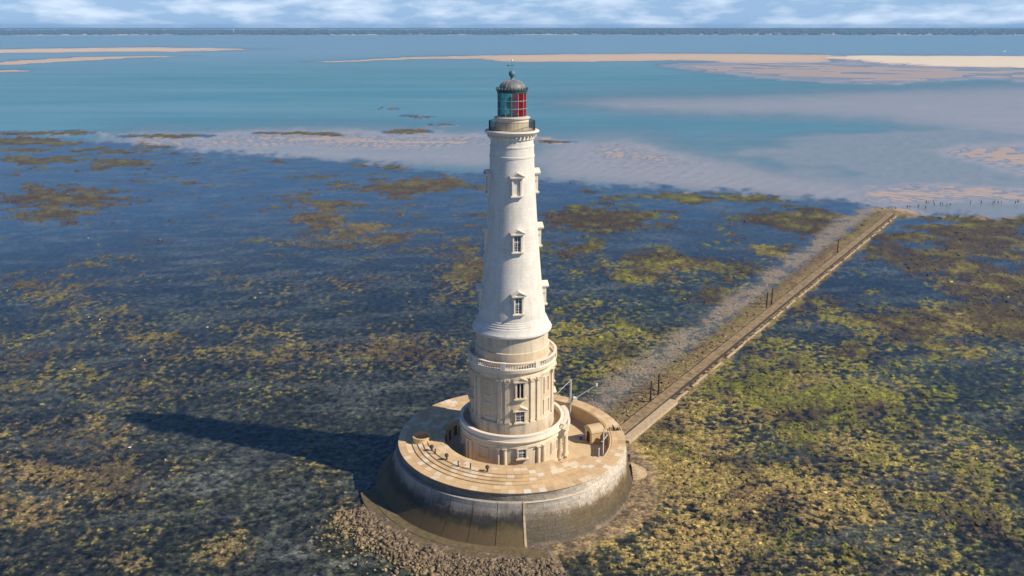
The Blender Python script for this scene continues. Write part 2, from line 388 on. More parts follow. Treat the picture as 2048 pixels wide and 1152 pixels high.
# reef patches: centre x, y, radius x, y (picture units), height bonus, green, brown, pale
PATCH = [
    (110,395,150,22,.16,.2,1,0),(60,278,130,14,.14,.5,.6,0),(320,276,110,9,.22,.9,.2,.1),(160,265,60,6,.2,.8,.2,0),(600,268,85,6,.22,.9,.2,0),(820,262,60,7,.25,.8,.3,0),
    (190,300,80,6,.12,.4,.8,0),(250,330,70,9,.16,.2,1,0),(60,320,90,8,.14,.5,.6,0),(830,372,130,14,.20,.3,.9,0),(650,410,90,14,.12,.2,1,0),(640,440,70,20,.10,.5,.7,.2),
    (740,328,45,5,.16,.9,0,0),(850,330,60,6,.12,.9,.1,0),(1210,440,110,26,.20,.1,1,0),(1150,498,45,13,.2,.1,1,0),(1420,395,140,12,.14,.9,.2,0),(1590,440,100,25,.18,.2,1,0),
    (1330,520,60,20,.10,.2,.9,0),(1290,545,120,26,.15,.8,.5,.1),(1410,590,90,22,.16,.6,.7,0),(1480,545,60,18,.16,.4,.9,0),(1560,500,50,20,.10,.5,.7,.2),(1700,440,40,15,.05,.5,.7,.2),
    (1950,470,200,60,.15,.1,1,0),(1900,520,180,50,.12,.1,1,0),(1980,560,120,70,.16,.2,1,.1),(1980,438,120,10,.2,.8,.4,0),(1880,590,140,30,.06,.3,.9,0),(1960,640,140,40,.22,.3,1,.2),(1760,640,120,26,.14,.4,.9,.1),
    (1700,700,70,16,.14,.8,.4,.2),(1920,700,90,22,.12,.6,.7,.1),(1560,690,60,18,.10,.6,.4,.1),(1640,600,70,30,.10,.2,1,0),
    (1280,660,200,60,.06,1,.2,.1),(1200,730,130,60,.10,.9,.4,.3),(1160,640,80,40,.05,.9,.2,.2),(1480,770,200,60,.10,1.3,.1,.15),(1700,800,300,70,.11,1.3,.1,.15),(1950,830,220,80,.08,.9,.4,.2),
    (1340,900,160,110,.14,.5,.3,1),(1480,980,220,90,.12,.4,.3,1),(1360,1050,220,100,.13,.35,.35,1),(1700,900,200,50,.10,1,.2,.4),(1850,1000,160,60,.05,.9,.4,.5),(1680,1030,160,50,.10,.6,.5,.9),(1950,1060,200,70,.08,.5,1,.1),(1800,1120,220,50,.07,.8,.6,.4),(2000,920,120,50,.1,.9,.3,.3),
    (830,690,160,60,.10,.2,1,.1),(600,690,170,40,.08,.3,.9,.3),(330,690,120,30,.10,.4,.8,.3),(480,640,130,50,.04,.9,.4,.1),(560,560,120,50,.06,.3,.9,.1),(100,580,160,40,.10,.4,.9,.1),(180,640,160,40,.06,.8,.5,.1),(60,700,120,40,.08,.7,.6,.2),(300,560,120,30,.06,.3,.9,.1),(700,470,120,40,.08,.3,.9,.1),(560,520,100,30,.04,.6,.7,0),(210,520,60,14,.10,.6,.7,0),(950,520,60,60,.08,.4,.8,0),(930,600,60,60,.08,.6,.5,.1),(1000,780,120,60,.1,.6,.6,.5),
    (90,430,120,20,.1,.4,.8,0),(110,760,220,50,.05,.5,.8,.1),(480,770,240,50,.02,.4,.8,.1),
    (200,945,250,75,.15,.1,.7,.5),(60,1010,150,60,.15,.1,.7,.5),(340,950,120,42,.14,.1,.7,.55),(110,1120,160,30,.03,.2,.6,.4),(465,1095,62,34,.12,.2,.1,1),(250,1140,60,16,.1,.2,.2,1),(120,870,180,34,.08,.2,.8,.25),
    (660,1040,60,70,.09,.5,.2,1),(560,960,50,12,.05,.8,.1,.5),(600,925,60,10,.05,.7,.1,.5),
]
RIDGE = [(80,267,110,4),(165,264,34,3),(330,272,95,4.5),(310,294,42,3),(595,266,85,3.5),(660,270,30,3),(820,263,58,4.5),(770,217,26,1.6),(835,234,30,1.7),(885,249,28,2),(1110,284,45,2.6),(240,322,70,5),(60,300,70,4)]
YB_X = [-600,0,200,450,700,900,1100,1300,1500,1700,1760,1820,2048,2600]
YB_Y = [258,264,280,304,322,340,360,374,384,404,420,430,432,440]

def ground(x, y, spacing=None):
    """height, reef mask, class weights for points of the ground plane (world metres)"""
    x = np.asarray(x, np.float64); y = np.asarray(y, np.float64)
    px, py = proj(x, y, 0.0)
    px = np.clip(px, -900, 2950).astype(np.float32); py = np.clip(py, 52.5, 1900).astype(np.float32)
    dist = np.hypot(x, y + CAM_D)
    lp_u = px / 60.0; lp_v = np.log(dist) * 14.0
    wx = fbm(lp_u, lp_v, 1.0, 4, seed=3.1); wy = fbm(lp_u, lp_v, 1.0, 4, seed=8.4)
    fine = fbm(lp_u, lp_v, 0.30, 4, seed=5.7); rag = fbm(lp_u * 0.8, lp_v, 0.16, 3, seed=7.9, gain=0.65); streak = fbm(lp_u * 0.10, lp_v, 0.22, 4, seed=6.6)
    rp = np.sin((0.80 * x + 0.60 * y) / 6.0 * 2 * math.pi + 2.2 * fbm(x, y, 40, 3, seed=2.0))
    # ---- open water and sand banks
    h = -1.9 + 0.5 * fbm(lp_u * 0.3, lp_v * 0.5, 1.0, 3, seed=1.0)
    h = np.where(py > 225, h + 1.2 * sstep(225, 300, py), h)
    h = h + 0.9 * sstep(1050, 1900, px) * sstep(150, 260, py)
    h = np.minimum(h, -0.16 - 0.05 * fine)
    m = py < 470
    dry = np.zeros(x.shape, np.float32)
    pxs, pys = px[m] + 26 * wx[m], py[m]
    hs = h[m].astype(np.float32)
    for poly, ys, crest, soft, skirt in SAND:
        sdv = poly_sd(pxs, pys + wy[m] * 4.0 * np.clip((pys - 90) / 200, 0.08, 1), poly, ys)
        t = sdv / soft
        body = np.where(t > 0, skirt + (crest - skirt) * (1 - np.exp(-2.2 * np.clip(t, 0, 9))), skirt + t * (2.2 if soft < 55 else 0.45))
        hs = np.maximum(hs, body)
    h[m] = hs
    nearflat = np.exp(-(h / 0.10) ** 2)
    far_f = np.clip(520.0 / dist, 0, 1) ** 1.2
    h = h + nearflat * ((0.014 * fine + 0.010 * rag) * sstep(150, 300, py) + 0.030 * streak + 0.022 * rp * far_f * sstep(230, 300, py))
    h_sand = h
    # ---- reef
    yb = np.interp(px, YB_X, YB_Y) + 9 * wy + 5 * fine
    reef = sstep(-7, 7, py - yb)
    wxx = x + 6 * fbm(x, y, 30, 3, seed=4.0); wyy = y + 6 * fbm(x, y, 30, 3, seed=6.0)
    ca, sa = math.cos(R_(24)), math.sin(R_(24))
    sx = (wxx * ca + wyy * sa) * 0.42; sy = -wxx * sa + wyy * ca
    big = fbm(sx, sy, 45, 4, spacing, 0.55, seed=9.0)
    mid = fbm(wxx, wyy, 9.0, 4, spacing, 0.6, seed=12.0)
    small = fbm(x, y * 1.25, 1.7, 4, spacing, 0.75, seed=15.0)
    bonus = np.zeros(x.shape, np.float32); g = (0.10 + 0.15 * sstep(520, 680, py)).astype(np.float32); br = np.full(x.shape, 0.35, np.float32); pl = np.zeros(x.shape, np.float32)
    ppx = px + 30 * wx + 14 * mid; ppy = py + (10 * wy + 5 * mid) * np.clip(py / 500, 0.35, 2)
    for cx, cy, rx, ry, dh, gg, bb, pp in PATCH:
        k = (np.abs(px - cx) < rx * 2.4 + 60) & (np.abs(py - cy) < ry * 2.4 + 40)
        if not k.any(): continue
        d2 = ((ppx[k] - cx) / rx) ** 2 + ((ppy[k] - cy) / ry) ** 2
        w = np.exp(-1.1 * d2)
        bonus[k] = np.maximum(bonus[k], dh * w * (1.7 if cy < 530 else 1.0))
        g[k] += gg * w; br[k] += bb * w; pl[k] += pp * w
    hr = -0.115 + (0.018 + 0.027 * sstep(950, 1250, px)) * sstep(480, 640, py) - 0.05 * np.exp(-((px - 520) / 190) ** 2 - ((py - 1010) / 150) ** 2) - 0.03 * np.exp(-((px - 850) / 260) ** 2 - ((py - 800) / 70) ** 2) + 0.075 * big + 0.060 * mid + 0.125 * small + 0.055 * rag + 0.04 * fine + 1.35 * bonus
    patchy = fbm(wxx, wyy, 30, 3, spacing, 0.6, seed=71.0); tone = fbm(wxx, wyy, 17, 3, spacing, 0.6, seed=73.0)
    hr = hr + 0.085 * patchy
    farz = 1 - sstep(430, 600, py)
    stp = fbm(lp_u * 0.30, lp_v, 0.42, 4, seed=61.0, gain=0.6)
    hr = hr + farz * (0.15 * stp - 0.005)
    cf = fbm(wxx, wyy * 1.3, 70, 4, spacing, 0.5, seed=51.0); cg = fbm(wyy, wxx, 26, 4, spacing, 0.5, seed=53.0)
    chan = np.exp(-(cf / 0.045) ** 2) + 0.7 * np.exp(-(cg / 0.05) ** 2)
    hr = hr - 0.09 * chan * np.clip(1.2 - small, 0.3, 1.5)
    led = np.floor(hr / 0.07 + 0.5) * 0.07
    hr = 0.55 * hr + 0.45 * led
    hr = np.where(hr < -0.12, -0.12 + (hr + 0.12) * 0.45, hr)
    hr = np.where(hr > 0.05, 0.05 + (hr - 0.05) * 0.9, hr)
    h = h_sand * (1 - reef) + hr * reef
    # ---- weed-topped rock ridges at the edge of the sea
    for cx, cy, rx, ry in RIDGE:
        k = (np.abs(px - cx) < rx * 2 + 40) & (np.abs(py - cy) < ry * 3 + 8)
        if not k.any(): continue
        w = np.exp(-1.2 * (((px[k] + 14 * wx[k] - cx) / rx) ** 2 + ((py[k] + 2.2 * wy[k] + 1.2 * fine[k] - cy) / ry) ** 2))
        h[k] = np.where(w > 0.12, np.maximum(h[k], -0.22 + 0.55 * w + 0.10 * rag[k] + 0.06 * fine[k]), h[k])
        reef[k] = np.maximum(reef[k], sstep(0.18, 0.34, w)); g[k] += 0.7 * w; br[k] += 0.6 * w
    # ---- causeway bank
    al = (x - CA[0]) * CD[0] + (y - CA[1]) * CD[1]; off = (x - CA[0]) * CN[0] + (y - CA[1]) * CN[1]
    inb = sstep(-28, -20, al) * (1 - sstep(250, 262, al))
    lw = 9.0 + 3.0 * fbm(al, off, 14, 3, seed=21.0)
    bank = np.where(off < 1.5, sstep(-lw - 1.0, 0.0, off), 1 - sstep(3.0, 6.5 + 2 * mid, off))
    bank_h = -0.10 + bank * 0.42 + 0.10 * small * bank
    tip = np.exp(-(((al - 250) / 9) ** 2 + ((off - 1.0) / 8) ** 2))
    h = np.where(inb * bank > 0.02, np.maximum(h, bank_h * inb + h * (1 - inb)), h)
    h = np.where(tip > 0.03, np.maximum(h, -0.1 + 0.7 * tip), h)
    bank = np.maximum(bank * inb, tip)
    # smooth sandy sheet along the left foot of the bank
    sheet = inb * sstep(-18, -11, off + 2.5 * mid) * (1 - sstep(-9, -4, off))
    h = h * (1 - sheet) + (0.010 + 0.03 * mid + 0.02 * small) * sheet
    # ---- foot of the lighthouse platform
    rr = np.hypot(x, y); ph = np.degrees(np.arctan2(x, -y))
    apron_l = sstep(-75, -60, ph) * (1 - sstep(8, 14, ph))
    rub = np.clip(1 - (rr - 28) / (6.0 + 2.5 * mid), 0, 1) * sstep(-70, -52, ph) * (1 - sstep(9, 16, ph))
    h = np.where(rub > 0.005, np.maximum(h, -0.15 + 0.62 * sstep(0, 0.5, rub) + 0.15 * small), h)
    path = (1 - sstep(25.5, 28.5, rr + 1.2 * mid)) * sstep(10, 16, ph) * (1 - sstep(118, 140, ph))
    h = np.where(path > 0.02, h * (1 - path) + path * (0.33 + 0.05 * mid + 0.06 * small), h)
    h = np.where(rr < 24, 0.25, h)
    return dict(h=h.astype(np.float32), reef=reef, g=g, br=br, pl=pl, bank=bank, sheet=sheet, path=path, rub=rub, mid=mid, small=small, big=big, fine=fine, px=px, py=py, wx=wx, rr=rr, patchy=patchy, tone=tone)

def lin(c): return np.array(c, np.float32)
def ground_colour(G, x, y):
    n = len(G['h']); h = G['h'][:, None]
    # sand by dryness
    drys, damp, wet = lin((0.74, 0.62, 0.44)), lin((0.52, 0.36, 0.23)), lin((0.42, 0.325, 0.255))
    subm = lin((0.80, 0.54, 0.40))
    wet = wet + (subm - wet) * np.clip(-h / 0.03, 0, 1)
    sand = np.where(h > 0.25, damp + (drys - damp) * np.clip((h - 0.25) / 0.45, 0, 1), wet + (damp - wet) * np.clip(h / 0.12, 0, 1))
    # weed and rock of the reef
    s = G['g'] * (1 + 0.9 * G['fine']) + 1e-3; b = G['br'] * (1 - 0.9 * G['fine']) + 1e-3; p = G['pl'] * (1 + 0.7 * G['small'])
    p = np.clip(p, 0, None) * np.clip(1 + 2.2 * G['tone'] + 0.8 * G['patchy'], 0.1, 2.5); b = b * np.clip(1 - 1.8 * G['tone'], 0.2, 2.5); gs = (0.6 + 0.9 * G['mid']).clip(0.05, 2) * s
    tot = (gs + b + p)[:, None]
    green, brown, pale = lin((0.165, 0.172, 0.013)), lin((0.055, 0.035, 0.022)), lin((0.36, 0.25, 0.085))
    reefc = (gs[:, None] * green + b[:, None] * brown + p[:, None] * pale) / tot
    dull = (1 - 0.42 * (1 - sstep(880, 1150, G['px'])))[:, None]
    reefc = dull * reefc + (1 - dull) * lin((0.115, 0.092, 0.064))
    reefc = reefc * (0.85 + 0.55 * G['small'] + 0.25 * G['mid'])[:, None].clip(0.3, 1.6)
    # under water: dark bed with pale sandy swirls
    sw = np.clip(1 - np.abs(fbm(x * 0.5 + 3 * G['mid'], y + 3 * G['mid'], 16, 4, seed=31.0)) * 5.0, 0, 1) * np.clip(0.5 + fbm(x, y, 60, 2, seed=33.0) * 1.4, 0, 1)
    sw2 = np.clip(fbm(x * 0.35 + y * 0.15, y * 1.1 - x * 0.2, 11, 4, seed=35.0) * 2.2 - 0.15, 0, 1)
    bed = lin((0.034, 0.037, 0.034)) + (lin((0.26, 0.235, 0.19)) - lin((0.034, 0.037, 0.034))) * (np.clip(0.75 * sw + 0.45 * sw2 + 0.30 * (1 - sstep(420, 600, G['py'])), 0, 1)[:, None])
    bed = 0.72 * bed * (1 + 0.9 * G['small'])[:, None].clip(0.1, 2.2) + 0.32 * reefc * (1 + 0.6 * G['small'])[:, None].clip(0.2, 2)
    under = np.clip((-h + 0.005) / 0.045, 0, 1)
    reefc = reefc * (1 - under) + bed * under
    c = sand * (1 - G['reef'][:, None]) + reefc * G['reef'][:, None]
    bk = lin((0.27, 0.18, 0.08)) * (0.9 + 0.5 * G['small'] + 0.3 * G['mid'])[:, None].clip(0.4, 1.5)
    gm = np.clip(0.2 + 1.5 * G['mid'] + 0.6 * sstep(520, 430, G['py']), 0, 1)[:, None]
    bk = bk * (1 - 0.6 * gm) + 0.6 * gm * lin((0.17, 0.15, 0.045))
    w = (G['bank'][:, None]).clip(0, 1); c = c * (1 - w) + bk * w
    w = (G['sheet'] * 0.85)[:, None]; c = c * (1 - w) + lin((0.28, 0.22, 0.15)) * w
    w = G['path'][:, None]; c = c * (1 - w) + lin((0.27, 0.19, 0.10)) * (0.9 + 0.6 * G['small'] + 0.3 * G['mid'])[:, None].clip(0.4, 1.4) * w
    w = np.clip(G['rub'] * 2, 0, 1)[:, None]; c = c * (1 - w) + lin((0.16, 0.12, 0.085)) * w
    return np.clip(c, 0.004, 0.8)

def grid_mesh(name, X, Y, Z, extra=None, col=None):
    nr, nc = X.shape
    co = np.stack([X, Y, Z], -1).reshape(-1, 3).astype(np.float32)
    idx = np.arange(nr * nc).reshape(nr, nc)
    q = np.stack([idx[:-1, :-1], idx[:-1, 1:], idx[1:, 1:], idx[1:, :-1]], -1).reshape(-1, 4)
    me = bpy.data.meshes.new(name)
    me.vertices.add(len(co)); me.vertices.foreach_set('co', co.ravel())
    me.loops.add(q.size); me.loops.foreach_set('vertex_index', q.ravel().astype(np.int32))
    me.polygons.add(len(q)); me.polygons.foreach_set('loop_start', np.arange(0, q.size, 4, dtype=np.int32))
    try: me.polygons.foreach_set('loop_total', np.full(len(q), 4, np.int32))
    except Exception: pass
    me.update(calc_edges=True)
    for k, v in (extra or {}).items():
        a = me.attributes.new(k, 'FLOAT', 'POINT'); a.data.foreach_set('value', v.astype(np.float32).ravel())
    if col is not None:
        a = me.attributes.new('Col', 'FLOAT_COLOR', 'POINT')
        a.data.foreach_set('color', np.concatenate([col, np.ones((len(col), 1), np.float32)], 1).astype(np.float32).ravel())
    me.shade_smooth()
    return me

def polar(th, az):
    d = CAM_H / np.tan(np.radians(th))
    D_, A_ = np.meshgrid(d, np.radians(az), indexing='ij')
    return D_ * np.sin(A_), -CAM_D + D_ * np.cos(A_), D_
az = np.concatenate([np.linspace(-75, -37, 30)[:-1], np.linspace(-37, 37, 1060), np.linspace(37, 75, 30)[1:]])
th = np.concatenate([38 + 34 * np.linspace(1, 0, 90)[:-1] ** 1.6, np.degrees(PITCH + np.arctan(np.linspace(590, -521.5, 600) / FPX))])
th = th[th > 0.50]
X, Y, D_ = polar(th, az)
xf, yf = X.ravel(), Y.ravel()
spc = np.maximum(D_ * R_(0.07), np.abs(np.gradient(D_, axis=0))).ravel().astype(np.float32)
G = ground(xf, yf, spc)
GC = ground_colour(G, xf, yf)
gm = grid_mesh('reef', X, Y, G['h'].reshape(X.shape), {'reef': G['reef'], 'dryh': G['h']}, GC)
def ground_mat():
    m, nt, b = new_mat('reef_and_sand')
    c = attr(nt, 'Col', 'Color')
    n1 = noise(nt, position(nt, (1, 1.3, 0.3)), 1.5, 6, 0.75)
    n2 = noise(nt, position(nt, (1, 1, 0.3)), 0.33, 4, 0.6)
    rf = attr(nt, 'reef')
    f = mixrgb(nt, rf, ramp(nt, n2, [(0.3, (0.9, 0.9, 0.9)), (0.7, (1.06, 1.06, 1.06))]),
               mixrgb(nt, 1.0, ramp(nt, n1, [(0.34, (0.22, 0.23, 0.24)), (0.50, (0.95, 0.95, 0.95)), (0.66, (2.1, 1.95, 1.7))]), ramp(nt, n2, [(0.3, (0.75, 0.75, 0.75)), (0.7, (1.15, 1.15, 1.15))]), 'MULTIPLY'))
    c = mixrgb(nt, 1.0, c, f, 'MULTIPLY')
    L(nt, c, b.inputs['Base Color'])
    dh = attr(nt, 'dryh')
    mr = nt.nodes.new('ShaderNodeMapRange'); mr.inputs['From Min'].default_value = -0.02; mr.inputs['From Max'].default_value = 0.15
    mr.inputs['To Min'].default_value = 0.35; mr.inputs['To Max'].default_value = 0.85; L(nt, dh, mr.inputs['Value']); L(nt, mr.outputs[0], b.inputs['Roughness'])
    bn = nt.nodes.new('ShaderNodeBump'); bn.inputs['Distance'].default_value = 0.25; L(nt, math_node(nt, 'MULTIPLY', rf, 0.7), bn.inputs['Strength'])
    L(nt, n1, bn.inputs['Height']); L(nt, bn.outputs[0], b.inputs['Normal'])
    return m
reef_o = link('reef', gm, ground_mat()); tag(reef_o, 'rocky reef flat with seaweed and sand banks at low tide', kind='structure')

# sea surface
azw = np.concatenate([np.linspace(-85, -38, 20)[:-1], np.linspace(-38, 38, 380), np.linspace(38, 85, 20)[1:]])
thw = np.concatenate([np.linspace(74, 38, 14)[:-1], np.degrees(PITCH + np.arctan(np.linspace(590, -521.5, 330) / FPX)), [0.18]])
thw = thw[thw > 0.12]; thw = np.sort(thw)[::-1]
XW, YW, DW = polar(thw, azw)
GW = ground(XW.ravel(), YW.ravel(), np.maximum(DW * R_(0.2), np.abs(np.gradient(DW, axis=0))).ravel().astype(np.float32))
depth = np.clip(-GW['h'], 0, 3)
wm = grid_mesh('sea', XW, YW, np.zeros_like(XW), {'depth': depth, 'reef': GW['reef'], 'dist': DW.ravel() / 1000.0})
def water_mat():
    m, nt, b = new_mat('sea_water'); nt.nodes.remove(b)
    dep = attr(nt, 'depth'); rf = attr(nt, 'reef'); di = attr(nt, 'dist')
    op = math_node(nt, 'SUBTRACT', 1.0, math_node(nt, 'EXPONENT', math_node(nt, 'MULTIPLY', dep, -2.0)), clamp=True)
    gp = nt.nodes.new('ShaderNodeNewGeometry'); sp = nt.nodes.new('ShaderNodeSeparateXYZ'); L(nt, gp.outputs['Position'], sp.inputs[0])
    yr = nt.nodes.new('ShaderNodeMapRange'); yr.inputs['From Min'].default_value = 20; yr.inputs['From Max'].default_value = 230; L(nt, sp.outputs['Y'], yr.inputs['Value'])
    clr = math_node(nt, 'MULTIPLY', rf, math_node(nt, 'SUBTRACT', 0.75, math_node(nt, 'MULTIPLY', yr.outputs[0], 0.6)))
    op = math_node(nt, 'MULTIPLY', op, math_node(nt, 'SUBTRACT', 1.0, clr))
    n_big = noise(nt, position(nt, (0.004, 0.010, 1)), 1.0, 5, 0.6)
    body = mixrgb(nt, ramp(nt, noise(nt, position(nt, (0.0016, 0.009, 1)), 1.0, 6, 0.65), [(0.35, (0, 0, 0)), (0.65, (1, 1, 1))]), mixrgb(nt, n_big, (0.060, 0.210, 0.245), (0.095, 0.245, 0.270)), (0.140, 0.275, 0.305))
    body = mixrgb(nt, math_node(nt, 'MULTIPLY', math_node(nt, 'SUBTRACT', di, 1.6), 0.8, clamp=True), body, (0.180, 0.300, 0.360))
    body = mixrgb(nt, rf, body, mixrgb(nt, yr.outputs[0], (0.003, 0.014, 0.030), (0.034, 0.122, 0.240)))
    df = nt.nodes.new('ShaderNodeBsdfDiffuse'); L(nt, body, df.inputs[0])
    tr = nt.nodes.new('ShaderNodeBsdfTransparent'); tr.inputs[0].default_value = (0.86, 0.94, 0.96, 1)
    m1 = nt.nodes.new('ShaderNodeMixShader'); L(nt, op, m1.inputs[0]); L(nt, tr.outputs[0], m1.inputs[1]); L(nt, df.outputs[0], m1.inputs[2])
    gl = nt.nodes.new('ShaderNodeBsdfGlossy'); gl.inputs['Color'].default_value = (0.46, 0.74, 0.94, 1)
    mr = nt.nodes.new('ShaderNodeMapRange'); mr.inputs['From Max'].default_value = 1.5; mr.inputs['To Min'].default_value = 0.10; mr.inputs['To Max'].default_value = 0.28
    L(nt, di, mr.inputs['Value']); L(nt, mr.outputs[0], gl.inputs['Roughness'])
    nb = noise(nt, position(nt, (0.9, 1.4, 1)), 1.0, 3, 0.6)
    bn = nt.nodes.new('ShaderNodeBump'); bn.inputs['Strength'].default_value = 0.35; bn.inputs['Distance'].default_value = 0.12; L(nt, nb, bn.inputs['Height'])
    L(nt, bn.outputs[0], gl.inputs['Normal'])
    fr = nt.nodes.new('ShaderNodeFresnel'); fr.inputs[0].default_value = 1.33
    ff = math_node(nt, 'MINIMUM', math_node(nt, 'MULTIPLY', math_node(nt, 'POWER', fr.outputs[0], 1.9), 2.0), 0.25)
    m2 = nt.nodes.new('ShaderNodeMixShader'); L(nt, ff, m2.inputs[0]); L(nt, m1.outputs[0], m2.inputs[1]); L(nt, gl.outputs[0], m2.inputs[2])
    L(nt, m2.outputs[0], nt.nodes['Material Output'].inputs['Surface']); return m
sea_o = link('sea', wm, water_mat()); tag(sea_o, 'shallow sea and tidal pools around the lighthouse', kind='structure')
# deep floor under everything
fl = MB(); fl.box(-30000, 30000, -300, 45000, -6.2, -6.0)
tag(fl.build('sea_floor', plain('sea_floor_mud', (0.05, 0.06, 0.06), 0.9)), 'sea floor mud', kind='structure')

# ------------------------------------------------------------------ far shore
SHORE = 8357.0
def coast():
    xs = np.linspace(-9000, 9000, 900); rows = np.array([0, 14, 30, 60, 110, 200, 340, 520, 800, 1400, 3000.])
    XX, RR = np.meshgrid(xs, rows)
    pxx = 1024 + xs / (SHORE + CAM_D) * FPX / math.cos(PITCH) * 0.985
    top = np.interp(pxx, [-300,0,60,130,200,330,520,800,1000,1180,1250,1400,1460,1500,1600,1700,1800,1900,2048,2400], [34,36,38,47,46,42,44,46,50,58,60,62,66,62,60,57,55,56,56,55])
    top = top * 0.92 + 7 * fbm(xs, xs * 0 + 5.0, 900, 4, seed=41.) 
    shoreoff = 120 * fbm(xs, xs * 0, 3000, 3, seed=43.) + np.interp(pxx, [0, 1200, 1500, 2048], [-350, 60, -150, -350])
    prof = np.interp(rows, [0, 14, 30, 60, 110, 200, 340, 520, 800, 1400, 3000], [-1.0, 1.5, 4, 9, 0.28, 0.45, 0.62, 0.66, 0.62, 0.6, 0.55])
    Z = np.zeros_like(XX)
    for i, r in enumerate(rows):
        Z[i] = prof[i] if i < 4 else np.maximum(9, prof[i] * top)
    me = grid_mesh('coast', XX, SHORE + shoreoff[None, :] + RR, Z)
    m, nt, b = new_mat('coast_sand'); n = noise(nt, position(nt, (0.002, 0.002, 0.01)), 1.0, 4)
    L(nt, ramp(nt, n, [(0.40, (0.16, 0.14, 0.10)), (0.60, (0.62, 0.52, 0.38))]), b.inputs['Base Color']); b.inputs['Roughness'].default_value = 0.9
    o = link('coast', me, m); tag(o, 'low sandy coast along the horizon', kind='structure')
    # pine forest: crowns packed into one mass
    N = 9000
    tx = RNG.uniform(-8500, 8500, N); tr = RNG.uniform(30, 520, N) ** 1.0
    tpx = 1024 + tx / (SHORE + CAM_D) * FPX / math.cos(PITCH) * 0.985
    tt = np.interp(tx, xs, top); so = np.interp(tx, xs, shoreoff)
    town = np.interp(tpx, [1180, 1240, 1900, 2100], [0, 1, 1, 0.6])
    zb = np.interp(tr, rows, np.minimum(prof, 9)) ; 
    zz = np.where(tr < 60, np.interp(tr, rows[:4], [-1, 1.5, 4, 9.]), np.interp(tr, rows[3:], [0.16, 0.28, 0.45, 0.62, 0.66, 0.62, 0.6, 0.55]) * tt)
    ico = bmesh.new(); bmesh.ops.create_icosphere(ico, subdivisions=1, radius=1.0)
    bv = np.array([v.co[:] for v in ico.verts]); bf = np.array([[v.index for v in f.verts] for f in ico.faces]); ico.free()
    k = len(bv)
    sc = np.stack([RNG.uniform(14, 34, N), RNG.uniform(12, 26, N), RNG.uniform(9, 19, N)], 1)
    V = bv[None] * sc[:, None, :] * RNG.uniform(0.75, 1.2, (N, k, 1)); V += np.stack([tx, SHORE + so + tr, zz + 6], 1)[:, None, :]
    F = bf[None] + (np.arange(N) * k)[:, None, None]
    me = bpy.data.meshes.new('pine_forest'); me.from_pydata(V.reshape(-1, 3).tolist(), [], F.reshape(-1, 3).tolist())
    fm = plain('pine_foliage', (0.055, 0.085, 0.075), 0.9, 0.0, 0.5, 0.02)  # foliage colour raised towards blue, some distance haze painted in
    o = link('pine_forest', me, fm); tag(o, 'dark pine forest along the far shore', 'forest', kind='stuff')
    return xs, top, shoreoff
cx_, ctop, coff = coast()
def house_proto():
    b = MB(); b.box(-7, 7, -5, 5, 0, 8); w = b.mesh('wall')
    r = MB(); r.add([(-7.6,-5.6,8),(7.6,-5.6,8),(7.6,5.6,8),(-7.6,5.6,8),(-7.6,0,12),(7.6,0,12)], [(0,1,5,4),(2,3,4,5),(0,4,3),(1,2,5),(0,3,2,1)]); rm = r.mesh('roof')
    return w, rm
hw_, hr_ = house_proto()
hw_.materials.append(plain('house_render', (0.62, 0.58, 0.52), 0.9)); hr_.materials.append(plain('house_tiles', (0.30, 0.16, 0.10), 0.9))
hx = [1360,1366,1384,1402,1440,1452,1468,1476,1484,1492,1499,1506,1512,1528,1535,1546,1553,1560,1567,1574,1590,1598,1606,1640,1660,1698,1745,1790,1850,1876,1888,1905,1918,1926,1931,1955,1975,1990,2010,2030]
for i, p in enumerate(hx):
    x = (p - 1024) / FPX * (SHORE + CAM_D) * 1.0
    x = (p - 1024) / FPX * ((SHORE - 100 + CAM_D) * math.cos(PITCH) + CAM_H * math.sin(PITCH))
    r = random.uniform(8, 60); yy = SHORE + float(np.interp(x, cx_, coff)) + r
    o = empty('house', (x, yy, float(np.interp(r, [0, 14, 30, 60], [-1, 1.5, 4, 9.])) - 0.5), random.uniform(-0.4, 0.4))
    s = random.uniform(0.8, 1.7); o.scale = (s * random.uniform(0.8, 1.6), s, s)
    link('wall', hw_, None, o); link('roof', hr_, None, o)
    tag(o, 'tiny pale house in the town on the far shore', 'house', 'houses of the town on the far shore')
def far_tower(px, h, r, label, head):
    x = (px - 1024) / FPX * ((SHORE + CAM_D) * math.cos(PITCH) + CAM_H * math.sin(PITCH))
    yy = SHORE + float(np.interp(x, cx_, coff)) + 60
    o = empty('water_tower' if head else 'shore_beacon', (x, yy, 6.0))
    MB().revolve([(r, 0), (r * 0.7, h * 0.75)], 12).build('shaft', M['whitepaint'], o)
    MB().revolve([(r * 0.7, h * 0.75), (r * (2.0 if head else 0.9), h * 0.82), (r * (2.0 if head else 0.9), h * 0.95), (0.01, h)], 12).build('head', M['whitepaint'], o)
    tag(o, label, 'tower')
far_tower(478, 52, 3.0, 'white water tower rising above the far forest at left', True)
far_tower(900, 26, 4.0, 'small white beacon tower on the far beach behind the lighthouse', False)
far_tower(1928, 34, 4.5, 'pale tower among the houses of the far town at right', False)

# ================================================================== LIGHTHOUSE
ZC = 5.0                                        # courtyard level
LH = empty('lighthouse', (0, 0, ZC))
tag(LH, 'tall white stone lighthouse with pilastered lower storeys and red and green lantern glass', 'lighthouse')
def P(mb, name, mat, parent=None, **kw):        # part built in world heights, hung under the lighthouse
    par = parent or LH
    loc = kw.pop('loc', None)
    if loc is None: loc = (0, 0, -ZC) if par is LH else (0, 0, 0)
    return mb.build(name, mat, par, loc=loc, **kw)
NSEG = 96
W0 = R_(11.0)                                   # axis of the window bay that faces the camera
